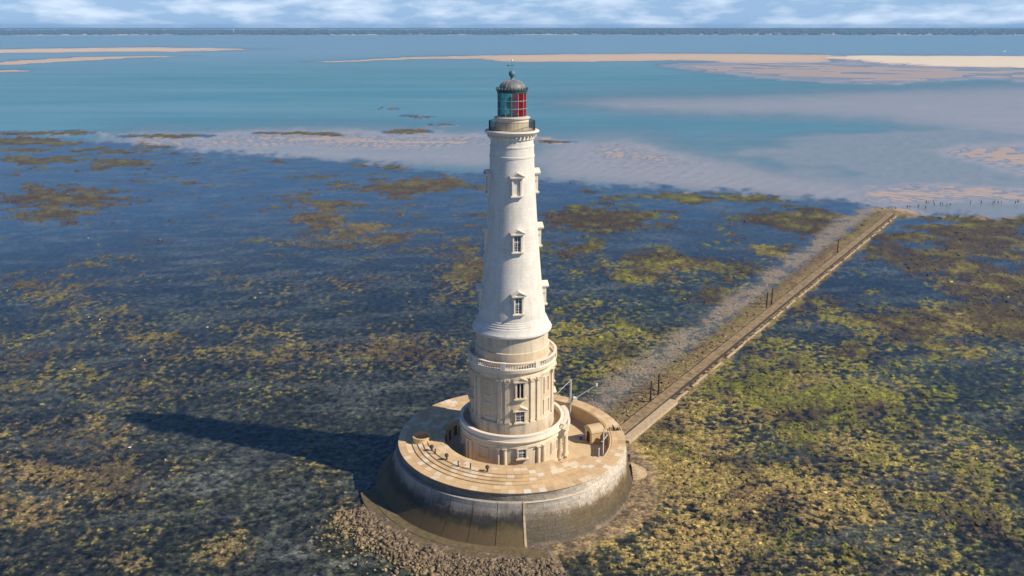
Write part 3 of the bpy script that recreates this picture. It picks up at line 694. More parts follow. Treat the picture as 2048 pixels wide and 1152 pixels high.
# ground floor
gf = P(MB().revolve([(9.35, 5.0), (9.35, 5.5), (9.1, 5.6), (9.1, 10.15)], NSEG), 'ground_floor_wall', M['body'], smooth=True)
P(MB().revolve([(9.1, 10.1), (9.35, 10.1), (9.35, 10.5), (9.28, 10.55), (9.28, 10.95), (9.5, 11.05), (9.75, 11.25), (9.75, 11.45), (9.45, 11.5)], NSEG), 'cornice', M['trim'], smooth=True)
P(MB().revolve([(9.48, 11.48), (9.48, 12.3), (9.6, 12.32), (9.6, 12.52), (8.95, 12.52), (8.95, 12.3), (9.0, 12.28), (9.0, 11.4)], NSEG), 'terrace_parapet', M['trimw'], smooth=True)
P(MB().revolve([(9.2, 11.42), (7.0, 11.46)], NSEG), 'terrace_floor', M['yard'])
# second storey
P(MB().revolve([(7.62, 11.4), (7.62, 13.9), (7.5, 14.0), (7.32, 14.05), (7.26, 22.6)], NSEG), 'upper_storey_wall', M['body'], smooth=True)
P(MB().revolve([(7.3, 22.3), (7.5, 22.32), (7.5, 22.75), (7.45, 22.8), (7.45, 23.15), (7.7, 23.3), (7.95, 23.5), (8.0, 23.75), (8.0, 23.95), (6.0, 24.0)], NSEG), 'cornice', M['trim'], smooth=True)
# drum, flare and shaft
P(MB().revolve([(6.75, 23.98), (6.75, 24.9), (6.62, 25.0), (6.62, 26.5), (6.55, 26.55), (6.45, 26.6), (6.4, 29.3)], NSEG), 'drum', M['body'], smooth=True)
SH = [(6.3, 29.2), (6.95, 29.3), (7.05, 29.5), (7.02, 29.75), (6.75, 30.1), (6.55, 30.5), (6.45, 30.8), (6.3, 30.85), (6.27, 31.15), (6.14, 31.2), (6.1, 31.5), (5.98, 31.55), (5.93, 31.85), (5.83, 31.9), (5.78, 32.9), (5.62, 34.0), (5.44, 35.4), (5.24, 37.2), (4.98, 40.2), (4.60, 44.8), (4.26, 49.5), (3.97, 54.2), (3.74, 58.6), (3.73, 59.5), (3.80, 59.55), (3.80, 59.85), (3.72, 59.9), (3.66, 61.2), (3.72, 61.25), (3.72, 61.5), (3.6, 61.55), (3.57, 62.6)]
shaft = P(MB().revolve(SH, NSEG), 'shaft', M['shaft'], smooth=True, angle=30)
def shaft_r(z): return float(np.interp(z, [q[1] for q in SH], [q[0] for q in SH]))
gc = P(MB().revolve([(3.57, 62.55), (3.8, 62.6), (3.8, 62.85), (3.72, 62.9), (3.78, 63.2), (4.1, 63.3), (4.2, 63.45), (4.45, 63.6), (4.55, 63.8), (4.5, 63.95), (2.6, 64.0)], NSEG), 'gallery_cornice', M['trimw'], smooth=True)
mod_me = MB().box(-0.11, 0.11, -0.42, 0.1, 62.92, 63.22).mesh('bracket'); mod_me.materials.append(M['trimw'])
for i in range(36):
    p = 2 * math.pi * i / 36
    link('bracket', mod_me, None, gc, (3.72 * math.sin(p), -3.72 * math.cos(p), 0), p)
# gallery railing
rail = P(MB().revolve([(3.80, 65.4), (3.86, 65.4), (3.86, 65.46), (3.80, 65.46), (3.80, 65.4)], 72), 'gallery_railing', M['iron'])
P(MB().revolve([(3.81, 64.12), (3.85, 64.12), (3.85, 64.17), (3.81, 64.17), (3.81, 64.12)], 72), 'lower_rail', M['iron'], rail)
bar_me = MB().tube([(0, 0, 63.95), (0, 0, 65.42)], 0.034, 5).mesh('railing_bar'); bar_me.materials.append(M['iron'])
for i in range(110):
    p = 2 * math.pi * i / 110
    link('railing_bar', bar_me, None, rail, (3.83 * math.sin(p), -3.83 * math.cos(p), 0), p)
# lantern house
P(MB().revolve([(2.78, 63.95), (2.78, 65.75), (2.95, 65.85), (3.0, 65.95), (3.0, 66.1), (2.2, 66.15)], 72), 'lantern_base', M['trim'], smooth=True)
NM = 14; PH0 = R_(-1.0)
lan = P(MB().revolve([(2.46, 66.14), (2.46, 66.28), (2.30, 66.28), (2.30, 66.14)], 56), 'lantern', M['mull'])
mul_me = MB().box(-0.026, 0.026, -0.05, 0.05, 66.2, 70.05).mesh('mullion'); mul_me.materials.append(M['mull'])
zr = [66.28, 67.52, 68.78, 70.02]
for k in (1, 2):
    P(MB().revolve([(2.34, zr[k] - 0.035), (2.42, zr[k] - 0.035), (2.42, zr[k] + 0.035), (2.34, zr[k] + 0.035), (2.34, zr[k] - 0.035)], 56), 'glazing_ring', M['mull'], lan)
pane_me = {}
for i in range(NM):
    p = PH0 + 2 * math.pi * i / NM
    link('mullion', mul_me, None, lan, (2.39 * math.sin(p), -2.39 * math.cos(p), 0), p)
    pc = math.degrees(p + math.pi / NM); pc = (pc + 180) % 360 - 180
    key = 'red' if 22 < pc < 170 else ('green' if -140 < pc < -12 else 'clear')
    for j in range(3):
        if (key, j) not in pane_me:
            w = 2.37 * math.tan(math.pi / NM) - 0.03
            me = MB().box(-w, w, -0.008, 0.008, zr[j] + 0.03, zr[j + 1] - 0.03).mesh('pane'); me.materials.append(M[key]); pane_me[(key, j)] = me
        q = p + math.pi / NM; rr = 2.39 * math.cos(math.pi / NM)
        o = link('pane', pane_me[(key, j)], None, lan, (rr * math.sin(q), -rr * math.cos(q), 0), q)
        if key != 'clear': o['label'] = 'red glass pane' if key == 'red' else 'green glass pane'
lens = P(MB().revolve([(0.3, 66.2), (0.45, 66.6), (0.3, 66.9), (0.55, 67.2), (0.8, 67.7), (0.9, 68.2), (0.8, 68.7), (0.5, 69.2), (0.2, 69.4), (0.01, 69.45)], 24), 'lens', M['ivory'], smooth=True)
for k in range(5):
    P(MB().revolve([(0.86 - 0.05 * abs(k - 2), 67.6 + k * 0.28), (0.97 - 0.06 * abs(k - 2), 67.66 + k * 0.28), (0.86 - 0.05 * abs(k - 2), 67.74 + k * 0.28)], 24), 'lens_ring', M['clear'], lens)
eave = P(MB().revolve([(2.3, 70.0), (2.5, 70.02), (2.5, 70.3), (2.62, 70.4), (2.62, 70.62), (2.15, 70.68)], 28), 'eave_cornice', M['greenmetal'])
lug = MB().box(-0.05, 0.05, -0.1, 0.06, 70.55, 70.85).mesh('cresting'); lug.materials.append(M['verd'])
for i in range(28):
    p = 2 * math.pi * i / 28
    link('cresting', lug, None, eave, (2.58 * math.sin(p), -2.58 * math.cos(p), 0), p)
dp = [(2.16 * math.cos(t) ** 0.9 if t < 1.5 else 0.3, 70.62 + 1.45 * math.sin(t)) for t in np.linspace(0, 1.42, 12)]
dome = P(MB().revolve(dp, 56), 'dome', M['lead'], smooth=True, angle=80)
rib_me = MB().tube([(0, -(r + 0.01), z) for r, z in dp], 0.035, 5).mesh('rib'); rib_me.materials.append(M['leadrib'])
for i in range(14):
    link('rib', rib_me, None, dome, (0, 0, 0), PH0 + 2 * math.pi * i / 14)
fp = [(0.42, 71.98), (0.36, 72.12), (0.24, 72.2), (0.2, 72.35), (0.3, 72.42), (0.3, 72.5), (0.2, 72.56)]
fp += [(0.2 + 0.29 * math.sin(t) if False else max(0.02, 0.55 * math.sin(t)), 73.02 - 0.55 * math.cos(t)) for t in np.linspace(0.45, 3.1, 12)]
P(MB().revolve(fp, 24), 'finial_ball', M['verd'], smooth=True, angle=50)
vane = P(MB().tube([(0, 0, 73.4), (0, 0, 75.3)], [0.035, 0.02], 6), 'weather_vane', M['verd'])
P(MB().box(-0.55, 0.45, -0.015, 0.015, 74.28, 74.36).add([(-0.55,0.012,74.15),(-0.55,-0.012,74.5),(-0.9,0,74.32)], [(0,1,2)]), 'arrow', M['verd'], vane)
P(MB().revolve([(0.02, 74.9), (0.13, 75.0), (0.15, 75.12), (0.1, 75.3), (0.02, 75.36)], 10), 'tip', M['whitepaint'], vane, smooth=True)

# balustrade of the upper terrace
bal = P(MB().revolve([(7.62, 25.12), (7.98, 25.12), (8.02, 25.2), (8.02, 25.36), (7.58, 25.36), (7.58, 25.2), (7.62, 25.12)], NSEG), 'balustrade', M['trimw'], smooth=True)
P(MB().revolve([(7.6, 23.96), (8.04, 23.96), (8.04, 24.2), (7.96, 24.24), (7.64, 24.24), (7.6, 24.2), (7.6, 23.96)], NSEG), 'plinth', M['trimw'], bal, smooth=True)
bl_me = MB().revolve([(0.10, 24.22), (0.10, 24.32), (0.06, 24.36), (0.12, 24.52), (0.12, 24.62), (0.055, 24.9), (0.055, 25.02), (0.10, 25.06), (0.10, 25.14)], 8).mesh('baluster', True); bl_me.materials.append(M['trimw'])
pd_me = MB().box(-0.42, 0.42, -0.25, 0.25, 24.0, 25.42).mesh('pedestal'); pd_me.materials.append(M['trimw'])
for i in range(8):
    pc = W0 + R_(22.5) + i * math.pi / 4
    link('pedestal', pd_me, None, bal, (7.8 * math.sin(pc), -7.8 * math.cos(pc), 0), pc)
    for k in range(11):
        p = pc + R_(5.2) + R_(34.6) * k / 10
        link('baluster', bl_me, None, bal, (7.8 * math.sin(p), -7.8 * math.cos(p), 0), p)

# windows
def window(r, z0, z1, phi, w=1.2, kind='grid', ped='tri', mat='trimw', side=0.26, cols=4, rows=6, consoles=True):
    """stone surround standing proud of the wall; local x right, y into the wall"""
    hw = w / 2; d = 0.34
    s = MB()
    s.box(-hw - side, -hw, -d, 0.5, z0, z1); s.box(hw, hw + side, -d, 0.5, z0, z1)
    s.box(-hw - side, hw + side, -d - 0.003, 0.5, z1, z1 + side)
    win = P(s, 'window', M[mat], loc=(r * math.sin(phi), -r * math.cos(phi), -ZC), rz=phi)
    P(MB().box(-hw - side - 0.22, hw + side + 0.22, -d - 0.22, 0.5, z0 - 0.22, z0 - 0.003).box(-hw - side, -hw - side + 0.25, -d - 0.05, 0.5, z0 - 0.45, z0 - 0.22).box(hw + side - 0.25, hw + side, -d - 0.05, 0.5, z0 - 0.45, z0 - 0.22), 'sill', M[mat], win)
    if consoles:
        P(MB().box(-hw - side - 0.16, -hw - side - 0.003, -d + 0.08, 0.5, z1 - 0.8, z1 + side), 'console', M[mat], win)
        P(MB().box(hw + side + 0.003, hw + side + 0.16, -d + 0.08, 0.5, z1 - 0.8, z1 + side), 'console', M[mat], win)
    zt = z1 + side + 0.003
    if ped:
        pw = hw + side + 0.36; ph_ = 0.62 if ped == 'tri' else 0.75
        pb = MB(); pb.box(-pw, pw, -d - 0.34, 0.5, zt, zt + 0.16)
        pr = [(-pw, zt + 0.16), (pw, zt + 0.16), (0, zt + 0.16 + ph_)]
        pb.add([(x, -d - 0.1, z) for x, z in pr] + [(x, 0.5, z) for x, z in pr], [(0, 1, 2), (5, 4, 3), (0, 3, 4, 1), (1, 4, 5, 2), (2, 5, 3, 0)])
        for sgn in (-1, 1):     # raking cornices
            a, b_ = Vector((sgn * (pw + 0.05), 0, zt + 0.14)), Vector((0, 0, zt + 0.2 + ph_))
            q = [(a.x, -d - 0.38, a.z), (b_.x, -d - 0.38, b_.z), (b_.x, -d - 0.38, b_.z + 0.15), (a.x, -d - 0.38, a.z + 0.17)]
            pb.add(q + [(x, 0.5, z) for x, y, z in q], [(0, 1, 2, 3), (7, 6, 5, 4), (0, 4, 5, 1), (1, 5, 6, 2), (2, 6, 7, 3), (3, 7, 4, 0)])
        P(pb, 'pediment', M[mat], win)
    yp = -0.06
    if kind == 'blank':
        P(MB().box(-hw, hw, yp, 0.5, z0, z1), 'blind_panel', M['shaft'], win)
        P(MB().box(-hw, -hw + 0.12, yp - 0.12, 0.4, z0, z1).box(hw - 0.12, hw, yp - 0.12, 0.4, z0, z1).box(-hw + 0.12, hw - 0.12, yp - 0.12, 0.4, z1 - 0.14, z1), 'inner_moulding', M[mat], win)
        return win
    P(MB().box(-hw, hw, yp, 0.5, z0, z1), 'pane', M['glass'], win)
    fr = MB(); t = 0.055
    fr.box(-hw, -hw + t, yp - 0.08, 0.3, z0, z1); fr.box(hw - t, hw, yp - 0.08, 0.3, z0, z1)
    fr.box(-hw + t, hw - t, yp - 0.08, 0.3, z0, z0 + t); fr.box(-hw + t, hw - t, yp - 0.08, 0.3, z1 - t, z1)
    if kind == 'grid':
        zt_ = z0 + (z1 - z0) * 0.62
        fr.box(-0.045, 0.045, yp - 0.085, 0.3, z0 + t, z1 - t); fr.box(-hw + t, hw - t, yp - 0.075, 0.3, zt_ - 0.05, zt_ + 0.05)
        for c in range(1, cols):
            if c * 2 == cols: continue
            xx = -hw + w * c / cols; fr.box(xx - 0.016, xx + 0.016, yp - 0.06, 0.3, z0 + t, z1 - t)
        for q in range(1, rows):
            zz = z0 + (z1 - z0) * q / rows
            if abs(zz - zt_) > 0.15: fr.box(-hw + t, hw - t, yp - 0.055, 0.3, zz - 0.016, zz + 0.016)
    else:
        fr.box(-0.09, 0.09, yp - 0.2, 0.3, z0 + t, z1 - t)
    P(fr, 'frame', M['whitepaint'] if kind == 'grid' else M[mat], win)
    return win
for k in range(4):
    ph = W0 + k * math.pi / 2
    for (z0, z1, kind) in ((53.6, 56.3, 'blank'), (44.2, 46.9, 'grid'), (33.6, 36.4, 'grid')):
        window(shaft_r(z0) - 0.02, z0, z1, ph, 1.15, kind, 'tri', 'trimw')
for k in range(4):
    ph = W0 + k * math.pi / 2
    window(7.30, 18.75, 21.5, ph, 1.15, 'arch', 'tri', 'trim', side=0.3)
    window(7.31, 14.25, 16.2, ph, 1.5, 'grid', 'tri', 'trim', side=0.16, rows=4, consoles=False)
    if k != 1:
        window(9.12, 8.2, 10.0 - 0.15, ph, 1.35, 'grid', None, 'trim', side=0.22, rows=4)
    # blind bays between: framed panels
    pb = ph + math.pi / 4
    for (rr, z0, z1, hw, nm) in ((7.3, 18.6, 21.6, 0.75, 'niche_frame'), (7.3, 14.6, 17.4, 0.9, 'panel_frame'), (9.1, 7.4, 9.6, 1.1, 'panel_frame')):
        b = MB(); d = 0.12
        b.box(-hw, -hw + 0.14, -d, 0.3, z0, z1).box(hw - 0.14, hw, -d, 0.3, z0, z1).box(-hw + 0.14, hw - 0.14, -d, 0.3, z1 - 0.14, z1).box(-hw + 0.14, hw - 0.14, -d, 0.3, z0, z0 + 0.14)
        P(b, nm, M['trim'], loc=(rr * math.sin(pb), -rr * math.cos(pb), -ZC), rz=pb)
# pilasters (upper storey) and half columns (ground floor), in pairs between the bays
pil = MB().box(-0.36, 0.36, -0.24, 0.3, 14.3, 21.5).box(-0.46, 0.46, -0.36, 0.3, 13.95, 14.3).box(-0.42, 0.42, -0.3, 0.3, 14.303, 14.5).mesh('pilaster'); pil.materials.append(M['trim'])
cap = MB().add([(-0.37,-0.25,21.5),(0.37,-0.25,21.5),(0.37,0.3,21.5),(-0.37,0.3,21.5),(-0.52,-0.42,22.15),(0.52,-0.42,22.15),(0.52,0.3,22.15),(-0.52,0.3,22.15)], [(0,1,5,4),(1,2,6,5),(2,3,7,6),(3,0,4,7),(4,5,6,7)]).box(-0.55, 0.55, -0.46, 0.3, 22.153, 22.3)
for sx in (-0.42, 0.42):
    cap.revolve([(0.02, 21.95), (0.13, 22.0), (0.13, 22.1), (0.02, 22.14)], 8, cx=sx, cy=-0.42)
for sx in (-0.25, 0, 0.25):
    cap.box(sx - 0.09, sx + 0.09, -0.40, 0.1, 21.6, 21.85)
cap = cap.mesh('capital'); cap.materials.append(M['trim'])
colm = MB().revolve([(0.46, 5.6), (0.46, 5.8), (0.38, 5.95), (0.36, 6.2), (0.36, 7.6), (0.31, 9.6), (0.31, 9.68), (0.40, 9.85), (0.40, 9.95)], 14).box(-0.44, 0.44, -0.44, 0.5, 9.952, 10.1).box(-0.5, 0.5, -0.5, 0.5, 5.3, 5.6).mesh('column', True, 40); colm.materials.append(M['trim'])
for i in range(8):
    pc = W0 + R_(22.5) + i * math.pi / 4
    for s in (-1, 1):
        p = pc + s * R_(5.0)
        q = link('pilaster', pil, None, LH, (7.3 * math.sin(p), -7.3 * math.cos(p), -ZC), p)
        link('capital', cap, None, q)
        p = pc + s * R_(3.6)
        if abs(math.degrees(p) - 78) < 9: continue
        link('column', colm, None, LH, (9.22 * math.sin(p), -9.22 * math.cos(p), -ZC), p)
# entrance porch on the landward side
por = MB().revolve([(9.4, 10.1), (10.45, 10.1), (10.45, 10.95), (10.7, 11.2), (10.7, 11.45), (9.4, 11.5)], 14, R_(64), R_(122), close=True)
porch = P(por, 'porch', M['trim'])
for a in (66.3, 73.5, 79.0, 107, 112.5, 119.5):
    rr = 9.45 if a in (66.3, 119.5) else 10.05
    c = link('column', colm, None, porch, (rr * math.sin(R_(a)), -rr * math.cos(R_(a)), 0), R_(a)); c.location.z = -0.3 * 0
pp = MB().revolve([(9.75, 11.45), (9.75, 12.3), (9.65, 12.3), (9.65, 12.55), (10.5, 12.55), (10.5, 12.3), (10.4, 12.3), (10.4, 11.45)], 14, R_(76), R_(110), close=True)
P(pp, 'porch_parapet', M['trimw'], porch)
for a in (64.5, 67.5, 70.5, 73.5):
    bb = link('baluster', bl_me, None, porch, (10.0 * math.sin(R_(a)), -10.0 * math.cos(R_(a)), 11.45 - 24.22), 0)
P(MB().revolve([(9.7, 12.35), (10.3, 12.35), (10.3, 12.55), (9.7, 12.55), (9.7, 12.35)], 6, R_(63), R_(76), close=True), 'porch_rail', M['trimw'], porch)
P(MB().box(-1.0, 1.0, -0.1, 0.4, 5.0, 8.6), 'door', M['door'], loc=(9.12 * math.sin(R_(93)), -9.12 * math.cos(R_(93)), -ZC), rz=R_(93))
# drain pipe and lamp on the wall
dpz = R_(29)
pipe = P(MB().tube([(7.42 * math.sin(dpz), -7.42 * math.cos(dpz), 11.5), (7.42 * math.sin(dpz), -7.42 * math.cos(dpz), 22.3)], 0.07, 6), 'drain_pipe', M['iron'])

# ================================================================== PLATFORM
ZR, RO, RI = 8.0, 20.7, 12.6
PF = empty('sea_wall_platform', (0, 0, 0.2))
tag(PF, 'round stone platform with stepped terrace and stained sea wall at the lighthouse foot', 'platform')
def PP(mb, name, mat, parent=None, **kw):
    par = parent or PF; loc = kw.pop('loc', None)
    if loc is None: loc = (0, 0, -0.2) if par is PF else (0, 0, 0)
    return mb.build(name, mat, par, loc=loc, **kw)
BOT_P = [-180, -60, 0, 5, 30, 40, 52, 67, 83, 180]; BOT_R = [22.4, 23.5, 24.4, 24.5, 24.6, 23.9, 23.3, 22.7, 22.4, 22.4]
def wall_r(z, p):
    rb = float(np.interp((math.degrees(p) + 180) % 360 - 180, BOT_P, BOT_R))
    if z >= 6.3: return 20.62
    return 20.95 + (rb - 20.95) * ((6.3 - z) / 6.2) ** 1.5
# core behind the blocks
core = MB().revolve([(0, z) for z in (7.95, 7.2, 6.31, 6.2, 5.8, 5.4, 5, 4.5, 4, 3.5, 3, 2.5, 2, 1.5, 1, 0.5, 0.1, -0.8)], 180, rf=lambda r, z, p: min(wall_r(max(z, 0), p), 20.62 if z > 6.1 else 99) - 0.10)
PP(core, 'wall_core', plain('wall_mortar', (0.10, 0.085, 0.065), 0.9, 0, 0.5), smooth=True)
bl = MB()
def block(p0, p1, z0, z1, e, rnd, g=0.012):
    gp = g / 21; vs_ = []
    for p in (p0 + gp, p1 - gp):
        for z in (z0 + g, z1 - g):
            r = wall_r(min(max(z, 0), 8) if z0 < 6.25 else max(z, 6.31), p)
            vs_.append(((r + e) * math.sin(p), -(r + e) * math.cos(p), z)); vs_.append(((r - 0.3) * math.sin(p), -(r - 0.3) * math.cos(p), z))
    bl.add(vs_, [(0, 4, 6, 2), (0, 2, 3, 1), (4, 5, 7, 6), (2, 6, 7, 3), (0, 1, 5, 4)], rnd)
zc = [6.31 + i * 0.40 for i in range(5)]
zc[-1] = 7.9
for i in range(4):
    n = 110; o = random.random()
    for k in range(n):
        block(2 * math.pi * (k + o) / n, 2 * math.pi * (k + 1 + o) / n, zc[i], zc[i + 1], random.uniform(0.0, 0.035), random.random())
for i in range(14):
    z0 = -0.1 + i * 0.45; n = 100; o = random.random()
    for k in range(n):
        p0 = 2 * math.pi * (k + o) / n; pm = (math.degrees(p0) + 180) % 360 - 180
        if -150 < pm < 0: continue
        block(p0, 2 * math.pi * (k + 1 + o) / n, z0, z0 + 0.45, random.uniform(-0.01, 0.03), random.random())
o = PP(bl, 'wall_block', M['wall']); o['kind'] = 'stuff'
PP(MB().revolve([(20.3, 6.33), (21.03, 6.30), (21.06, 6.2), (20.7, 6.0)], 180), 'ledge', M['wall'], smooth=True)
# coping under the paving
PP(MB().revolve([(20.6, 7.86), (20.82, 7.86), (20.82, 7.97), (20.6, 7.975)], 120), 'coping', M['pave'])
# concrete apron panels on the seaward side
ap_n = 14; ap0, ap1 = -148.0, 4.6
for i in range(ap_n):
    a0 = ap0 + (ap1 - ap0) * i / ap_n; a1 = ap0 + (ap1 - ap0) * (i + 1) / ap_n
    prof = []
    for z in (6.45, 6.42, 5.6, 4.6, 3.6, 2.6, 1.6, 0.8, -0.3):
        t = np.clip((6.42 - z) / 6.4, 0, 1.1)
        prof.append((21.35 + 3.9 * t ** 1.6, z))
    prof = [(20.7, 6.47)] + prof + [(20.7, -0.3)]
    b = MB().revolve(prof, 5, R_(a0 + 0.12), R_(a1 - 0.12), close=True)
    b.rnd = [random.uniform(0.25, 0.9)] * len(b.v)
    PP(b, 'concrete_panel', M['apron'])
# end rib of the apron
PP(MB().revolve([(20.7, 6.5), (21.45, 6.48)] + [(21.45 + 3.95 * ((6.42 - z) / 6.4) ** 1.6, z) for z in (5.6, 4.6, 3.6, 2.6, 1.6, 0.8, -0.3)] + [(20.7, -0.3)], 2, R_(4.7), R_(5.6), close=True), 'apron_end', M['kerb'])
# footing ledge
PP(MB().revolve([(24.3, 0.62), (26.3, 0.60), (26.35, 0.52), (28.1, 0.42), (28.2, -0.4)], 60, R_(-75), R_(5.2), close=False), 'footing', M['foot'], smooth=True, angle=25)
PP(MB().box(1.6, 5.6, -28.6, -25.2, -0.3, 0.55), 'landing_pad', M['foot'])

# ring: inner edge radius by angle
def inner_r(deg):
    d = (deg + 180) % 360 - 180
    return float(np.interp(d, [-180, -165, -160, 30, 45, 60, 61, 62, 180], [18.4, 18.4, 12.6, 12.6, 13.3, 15.0, 17.9, 17.9, 18.4]))
ring = MB()
N = 360
vs_ = []; fs = []
for i in range(N):
    p = 2 * math.pi * i / N; ri = inner_r(math.degrees(p)); s, c = math.sin(p), -math.cos(p)
    vs_ += [(20.6 * s, 20.6 * c, 7.93), (ri * s, ri * c, 7.93), (ri * s, ri * c, ZC - 0.1)]
for i in range(N):
    a, b_ = 3 * i, 3 * ((i + 1) % N)
    d0 = math.degrees(2 * math.pi * i / N)
    if 96 <= d0 < 101: continue                     # gate gap
    fs += [(a, b_, b_ + 1, a + 1), (a + 1, b_ + 1, b_ + 2, a + 2)]
ring.add(vs_, fs)
PP(ring, 'inner_wall', M['terr'])
PP(MB().revolve([(8.0, ZC), (18.6, ZC)], 96), 'courtyard_floor', M['yard'])
for a in (96, 101):                                 # cheeks of the gate gap
    p = R_(a); s, c = math.sin(p), -math.cos(p)
    PP(MB().box(-0.12, 0.12, 0, 2.75, ZC, 7.96), 'gate_cheek', M['terr'], loc=(17.85 * s, 17.85 * c, -0.2), rz=p + math.pi)
# paving: rows of slabs, steps rising inwards on the seaward side
def course_mesh(r0, r1, dphi, z0, z1, seg=2):
    b = MB(); g = 0.014; gp = g / r0
    vs_ = []
    for k in range(seg + 1):
        p = -dphi / 2 + gp + (dphi - 2 * gp) * k / seg
        for (r, z) in ((r0 + g, z0), (r0 + g, z1), (r1 - g, z1), (r1 - g, z0)):
            vs_.append((r * math.sin(p), -r * math.cos(p), z))
    fs = []
    for k in range(seg):
        a, c = 4 * k, 4 * k + 4
        fs += [(a+1, c+1, c+2, a+2), (a+2, c+2, c+3, a+3), (a, c, c+1, a+1)]
    fs += [(0, 1, 2, 3), (4*seg+3, 4*seg+2, 4*seg+1, 4*seg)]
    return b.add(vs_, fs)
slabs = []
def terrace(deg): return -82 < (deg + 180) % 360 - 180 < 40
courses = [(19.55, 20.85, 100, 0), (18.35, 19.55, 96, 0), (17.45, 18.35, 92, 1), (16.55, 17.45, 84, 2), (15.65, 16.55, 80, 3), (14.6, 15.65, 76, 4), (13.55, 14.6, 70, 4), (12.55, 13.55, 64, 4)]
STEP = 0.16
for ci, (r0, r1, n, lev) in enumerate(courses):
    meshes = {}
    off = random.random()
    for k in range(n):
        deg = 360.0 * (k + off) / n; dd = (deg + 180) % 360 - 180
        if inner_r(dd) > r0 + 0.35: continue
        if r0 > 17 and 95.0 < dd < 102.0: continue
        t = terrace(dd)
        z1 = ZR + (lev * STEP if t else 0.0)
        if (k * 7 + ci) % 5 == 0: z1 += 0.008
        slabs.append((dd, r0, r1, 2 * math.pi / n, z1, ci))
# the two ends of the thin wall that do not fill a whole course
slabs.sort(key=lambda s: s[1] * -math.cos(R_(s[0])))
near, rest = slabs[:300], slabs[300:]
cache = {}
for (dd, r0, r1, dp_, z1, ci) in near:
    key = (ci, round(z1, 3))
    if key not in cache:
        cache[key] = course_mesh(r0, r1, dp_, 7.9, z1).mesh('paving_slab'); cache[key].materials.append(M['pave'])
        cache[key].attributes['rnd'].data.foreach_set('value', np.zeros(len(cache[key].vertices), np.float32))
    link('paving_slab', cache[key], None, PF, (0, 0, -0.2), R_(dd))
rs = MB()
for (dd, r0, r1, dp_, z1, ci) in rest:
    b = course_mesh(r0, r1, dp_, 7.9, z1); a = R_(dd); ca, sa = math.cos(a), math.sin(a)
    rs.add([(x * ca - y * sa, x * sa + y * ca, z) for x, y, z in b.v], b.f, random.random())
o = PP(rs, 'paving_slab', M['pave']); o['kind'] = 'stuff'
# doors in the courtyard wall
dr = MB().box(-0.55, 0.55, -0.06, 0.12, ZC, 7.1).mesh('door'); dr.materials.append(M['door'])
df = MB().box(-0.75, -0.55, -0.1, 0.12, ZC, 7.3).box(0.55, 0.75, -0.1, 0.12, ZC, 7.3).box(-0.55, 0.55, -0.1, 0.12, 7.1, 7.3).mesh('door_frame'); df.materials.append(M['trim'])
for a in (-150, -140, -130, -120, -110, -100, -90, -80, -68, -56):
    p = R_(a); q = link('door', dr, None, PF, (12.62 * math.sin(p), -12.62 * math.cos(p), -0.2), p + math.pi)
    link('door_frame', df, None, q)
# small round turret on the terrace
tx_, ty_ = -16.4, -2.3
PP(MB().revolve([(1.72, 8.0), (1.72, 8.25), (1.62, 8.3), (1.62, 9.0), (1.7, 9.05), (1.7, 9.2), (1.42, 9.2), (1.42, 8.1), (0.02, 8.08)], 32, cx=tx_, cy=ty_), 'turret', M['terr'], smooth=True)
# inside steps beside the gate
for k in range(5):
    PP(MB().box(-0.9, 0.9, -0.35, 0.35, ZC, ZC + 0.5 * (k + 1)), 'step', M['terr'], loc=((16.9 + 0.28 * k) * math.sin(R_(106 - 1.2 * k)), -(16.9 + 0.28 * k) * math.cos(R_(106 - 1.2 * k)), -0.2), rz=R_(106))

# iron gate standing in the gap
gt = empty('iron_gate', (19.3 * math.sin(R_(98.5)), -19.3 * math.cos(R_(98.5)), ZC), R_(98.5))
g = MB()
for k in range(9): g.box(-0.8 + 0.2 * k - 0.025, -0.8 + 0.2 * k + 0.025, -0.025, 0.025, 0.02, 3.4)
g.build('bars', M['iron'], gt)
MB().box(-0.85, 0.85, -0.04, 0.04, 3.4, 3.5).box(-0.85, 0.85, -0.04, 0.04, 1.6, 1.7).build('rails', M['iron'], gt)
tag(gt, 'dark iron gate in the gap of the thin parapet wall', 'gate')

# gatehouse booth in the courtyard
bt = empty('stair_booth', (15.6, 4.0, ZC), R_(22))
bw = MB(); bw.box(-1.25, 1.25, -1.45, 1.45, 0, 2.55)
bw.build('wall', M['terr'], bt)
ra = MB(); n = 10; vs_ = []
for x in (-1.38, 1.38):
    for k in range(n + 1):
        t = math.pi * k / n; vs_.append((x, -1.58 * math.cos(t), 2.3 + 1.0 * math.sin(t)))
fs = [(k, k + 1, n + 2 + k, n + 1 + k) for k in range(n)] + [tuple(range(n + 1)), tuple(reversed(range(n + 1, 2 * n + 2))), (0, n + 1, 2 * n + 1, n)]
ra.add(vs_, fs); ra.build('roof', M['yard'], bt, smooth=True, angle=40)
ad = MB(); ad.box(-1.28, -1.2, -0.62, 0.62, 0.0, 1.6)
ad.add([(-1.28, 0.62 * math.cos(math.pi * k / 8), 1.6 + 0.6 * math.sin(math.pi * k / 8)) for k in range(9)], [tuple(range(9))])
ad.build('doorway', M['dark'], bt)
tag(bt, 'small vaulted stone booth with arched doorway in the courtyard', 'booth')

